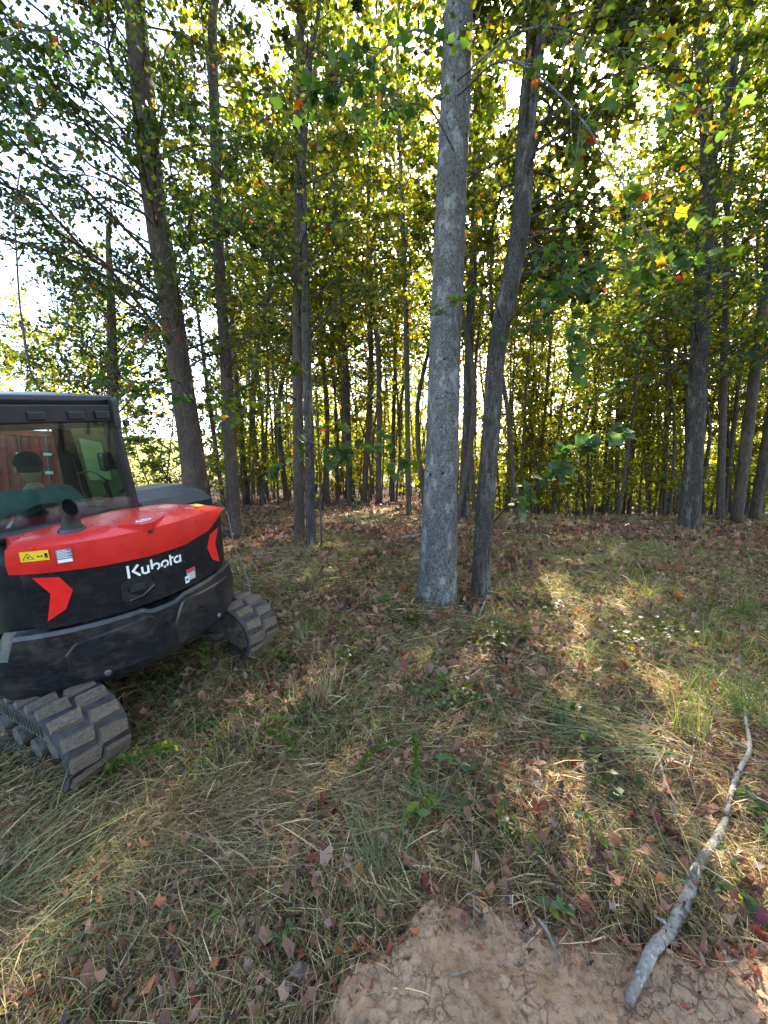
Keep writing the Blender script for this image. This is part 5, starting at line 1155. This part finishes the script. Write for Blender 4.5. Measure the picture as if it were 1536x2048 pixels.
clump('long stalks rising beside the fallen branch at the clay edge', (1400, 1770), 14, .5, (-.3, .35, .9), (.3, .2, .1), BG + TD[:2], .0045, .08, .3, 18)
clump('matted bleached swath of straw on the slope below the far track', (560, 1720), 90, .42, (-.9, -.05, .12), (.3, .16, .06), TD, .0035, .14, .1, 19)
clump('green tuft growing right beside the weed with pale leaves', (860, 1640), 20, .4, (.1, .2, .9), (.3, .2, .1), BG, .005, .03, .4, 20)

clump('tall dark green grass stand behind the upright green clump', (1450, 1310), 90, .6, (-.05, 0, 1), (.25, .25, .1), [(.06, .105, .03), (.09, .14, .04), (.14, .17, .05)], .008, .2, .4, 21)
clump('tall yellowish green grass stand on the rise below the forked tree', (1490, 1235), 60, .6, (0, 0, 1), (.18, .18, .1), YG + [(.07, .11, .03)], .010, .05, .4, 28)
clump('short grass tuft growing against the thick grey trunk', (850, 1222), 45, .28, (0, -.1, 1), (.45, .3, .2), YG + TD[:2], .006, .12, .5, 23)
clump('thin green tuft between the thick trunk and the leaning tree', (925, 1232), 40, .26, (0, -.1, 1), (.45, .3, .2), BG + TD[:2], .006, .12, .5, 24)
clump('thin straw tuft at the foot of the twin trunks', (610, 1104), 45, .4, (0, -.1, 1), (.4, .3, .2), TD + YG, .010, .25, .5, 25)
clump('pale wispy tuft in the open grass below the slim fallen log', (760, 1170), 40, .4, (0, 0, 1), (.3, .3, .2), TD + YG, .007, .2, .5, 26)

clump('wide upright green tuft in the lawn between the leaning tree and the flattened sheaf', (1180, 1330), 70, .42, (0, 0, 1), (.3, .3, .1), YG + BG, .006, .12, .4, 31)
clump('upright green tuft in the lawn downhill of the thick grey trunk', (860, 1330), 60, .34, (0, 0, 1), (.3, .3, .1), BG + YG, .005, .12, .4, 32)
clump('loose green tuft in front of the long pale branch', (1230, 1730), 40, .28, (0, .1, 1), (.35, .3, .1), BG + YG, .0045, .07, .4, 33)
clump('loose green tuft among the dark dead leaves on the slope', (420, 1560), 44, .26, (0, .1, 1), (.35, .3, .1), BG + YG, .0045, .08, .4, 34)

# ------------------------------------------------------------------ weeds, one plant each
def weed(label, foot, n, size, h, pal, seed, spread=.09):
    g = np.random.default_rng(seed + 50); p = gpix(*foot); root = empty('weed_plant', p, label, 'weed'); pal = np.array(pal, float); pal /= pal.sum()
    ns = 2 + n // 9
    for s in range(ns):
        e = np.array([g.normal(0, spread), g.normal(0, spread), h * g.uniform(.6, 1.1)]); pts = spline([(0, 0, -.02), e * .5 + (0, 0, .03), e], 7)
        MB().tube(pts, np.linspace(.003, .0015, 7), 5).build('stem', GRASS_STEM, root)
        for k in range(max(2, n // ns)):
            q = pts[int(g.integers(2, 7))]; a = g.uniform(0, 6.28); put_leaf(root, q, (math.cos(a), math.sin(a), g.normal(.1, .3)), (g.normal(0, .3), g.normal(0, .3) - .25, 1), size * .9 * g.uniform(.5, 1.25), int(g.choice(8, p=pal)), WEEDME)
    return root
GRASS_STEM = simple('green_stem', (.09, .12, .04), .7)
WG = (1, 3, 4, 2, .5, 0, 0, 2); WY = (0, 1, 3, 5, 2, 0, 0, 0)
weed('leafy green weed patch beside a pale sunlit spot in the grass', (905, 1420), 42, .075, .16, WG, 1, .16)
weed('leafy weed just upslope of the green weed patch', (840, 1400), 26, .07, .13, WG, 2, .13)
weed('yellow-green weed between the dark dead leaves', (580, 1460), 16, .065, .12, WY, 3, .06)
weed('bright green weed with pointed pale leaves near the lying blades', (840, 1650), 18, .075, .14, WY, 4, .07)
weed('small bright weed beside the orange leaves near the clay', (1052, 1690), 10, .05, .12, WY, 5, .04)
weed('three-leaved green weed in the straw at the clay mound', (1170, 1670), 14, .06, .1, WG, 6, .07)
weed('small green weed with rounded leaves low in the straw', (575, 1900), 9, .05, .08, WG, 7, .05)
weed('small pale weed in the straw below the near track', (440, 1850), 8, .05, .07, WY, 8, .05)
weed('green weed at the foot of the leaning tree', (1000, 1260), 16, .08, .12, WG, 9, .1)
weed('broad-leaved weed at the foot of the thick grey trunk', (765, 1215), 22, .09, .2, WG, 10, .14)
weed('leafy weed beside the upright wispy green tuft', (1180, 1500), 16, .06, .1, WG, 11, .1)
weed('dark green weed by the crooked dead twig', (1520, 1640), 20, .07, .14, PDARK, 12, .12)
weed('low green weed beside the fallen branch, at the edge of the clay', (1510, 1830), 16, .06, .1, WG, 13, .1)
weed('green weed rooted at the upper edge of the clay', (1110, 1830), 10, .06, .07, WG, 14, .06)
weed('rounded green weed among the litter next to the far track', (350, 1415), 12, .07, .1, PBLUE, 15, .07)
weed('big-leaved green weed near the stick tips', (930, 1545), 14, .08, .1, WG, 16, .1)
def sprig(label, pxs, seed, w=.03, cols=GRN):
    g = np.random.default_rng(seed); p = gpix(*pxs[0]); root = empty('goldenrod_sprig', p, label, 'weed')
    pts = np.array([pix(u, v, p[1] + dy) for u, v, dy in [(*pxs[0], 0)] + [(u, v, d) for u, v, d in pxs[1:]]]) - p; pts[0] -= (0, 0, .02); sp = spline(pts, 40)
    MB().tube(sp, np.linspace(.003, .0015, 40), 5).build('stem', GRASS_STEM, root)
    n = 150; i = g.integers(3, 40, n); ax = np.gradient(sp, axis=0)[i]; P0 = sp[i]; d = nrm(np.cross(nrm(ax), g.normal(size=(n, 3)))) + nrm(ax) * .5
    V, P, C = leaf_geo(P0, d, g.normal(size=(n, 3)) + (0, 0, 1), w * g.uniform(.6, 1.2, n), np.array([(.085, .13, .028), (.12, .155, .035), (.065, .11, .026)])[g.choice(3, n)], 2)
    fo = fast('foliage', V, P, LEAF, root, C); fo['kind'] = 'stuff'; return root
sprig('arched sprig of bright green leaflets left of the dark dead leaves', [(600, 1515), (575, 1480, .02), (548, 1468, .03), (525, 1455, .04)], 61)
sprig('arched sprig of bright green leaflets curving right over a red leaf', [(705, 1560), (728, 1520, .0), (760, 1492, .0), (803, 1482, -.02)], 62)
sprig('upright sprig of green leaflets beside the big-leaved weed', [(820, 1590), (832, 1540, .0), (834, 1500, .0), (828, 1468, .0)], 63)
sprig('feathery green sprig beside the far track', [(412, 1365), (415, 1340, 0), (410, 1310, 0), (414, 1290, 0)], 64, .04)
sprig('feathery green sprig leaning left in front of the near track', [(190, 1570), (230, 1530, 0), (290, 1505, 0), (345, 1490, 0)], 65, .05)
sprig('feathery green sprig below the near track rear', [(350, 1470), (380, 1455, 0), (430, 1450, 0)], 66, .04)
sprig('pale yellow-green sprig in the light at the right of the lawn', [(1310, 1240), (1340, 1245, 0), (1390, 1240, 0)], 67, .05)

# ------------------------------------------------------------------ dead wood
def stick(label, pxs, radii, m=BARK_STICK, lift=.02, name='stick', n=9, seg=20, side=()):
    P = []
    for i, q in enumerate(pxs):
        p = gpix(q[0], q[1]); p[2] = max(p[2], mound_z(p[0], p[1]) if p[1] < 1.6 else p[2]) + radii[min(i, len(radii) - 1)] * .6 + lift + (q[2] if len(q) > 2 else 0); P.append(p)
    sp = spline(P, seg); r = np.interp(np.linspace(0, 1, seg), np.linspace(0, 1, len(radii)), radii); RR = np.repeat(r[:, None], n, 1) * (1 + .16 * np.array([[mnoise.noise((i * .35, j * 1.7, len(label))) for j in range(n)] for i in range(seg)]))
    mb = MB().tube(sp, RR, n)
    for t, dx, rr_ in side:
        b0 = sp[int(t * (seg - 1))]; mb.tube([b0, b0 + np.array(dx) * .5 + (0, 0, .01), b0 + np.array(dx)], [rr_, rr_ * .8, rr_ * .4], 6)
    return tag(mb.build(name, m, None, True), label, 'branch')
stick('long pale dead branch lying from the clay mound up into the grass', [(1255, 2036), (1302, 1945), (1338, 1880), (1376, 1802), (1392, 1750), (1432, 1690), (1456, 1635)], [.015, .021, .022, .024, .021, .020, .012], BARK_LOG, .022, 'fallen_branch', 16, 60, [(.62, (.03, .02, .05), .012), (.35, (-.04, .03, .02), .010)])
stick('crooked grey dead twig continuing past the tip of the long branch', [(1450, 1645), (1462, 1600), (1475, 1560), (1498, 1510), (1490, 1450), (1492, 1410), (1478, 1375)], [.012, .013, .014, .012, .010, .008, .004], BARK_LOG, .045, 'crooked_twig', 10, 40, [(.2, (.12, -.16, .02), .014), (.75, (.16, .12, .05), .006), (.5, (-.12, .03, .04), .006)])
stick('short pale stick lying left of the curved stick', [(1221, 1458), (1237, 1495), (1251, 1536)], [.009, .010, .008], lift=.04)
stick('curved pale stick ending near the tip of the long branch', [(1308, 1506), (1322, 1550), (1334, 1590), (1354, 1624)], [.010, .010, .008, .005], lift=.04)
stick('bleached slat of wood lying across the foot of the thick trunk', [(873, 1222), (900, 1220), (926, 1217)], [.016, .017, .012], lift=.03)
stick('bleached stick propped beside the foot of the leaning tree', [(957, 1244), (963, 1228), (970, 1208)], [.012, .014, .010], lift=.05)
stick('slim fallen log on the forest floor left of the thick trunk', [(672, 1093), (700, 1094), (740, 1094), (775, 1088), (810, 1080), (850, 1074)], [.028, .045, .04, .05, .055, .06], BARK_STICK, .02, 'fallen_log', 10, 40, [(.1, (-.2, .2, .25), .012)])
stick('thin fallen twig upslope of the far track', [(680, 1268), (700, 1248), (722, 1232)], [.008, .010, .007], lift=.03)
stick('thin fallen stick in the grass behind the twin trunks', [(1070, 1045), (1110, 1040), (1160, 1046)], [.02, .03, .02], lift=.03)
stick('buried root curling out of the top of the clay', [(930, 1800), (945, 1815), (948, 1838), (960, 1852)], [.003, .0045, .0045, .003], lift=.02, name='root')
stick('thin tan root lying along the clay ridge', [(1060, 1835), (1078, 1865), (1098, 1895), (1118, 1960)], [.004, .007, .006, .002], lift=.012, name='root')
stick('short straw-coloured root on the clay face', [(900, 2000), (930, 1985), (945, 1968)], [.002, .003, .002], lift=.012, name='root')
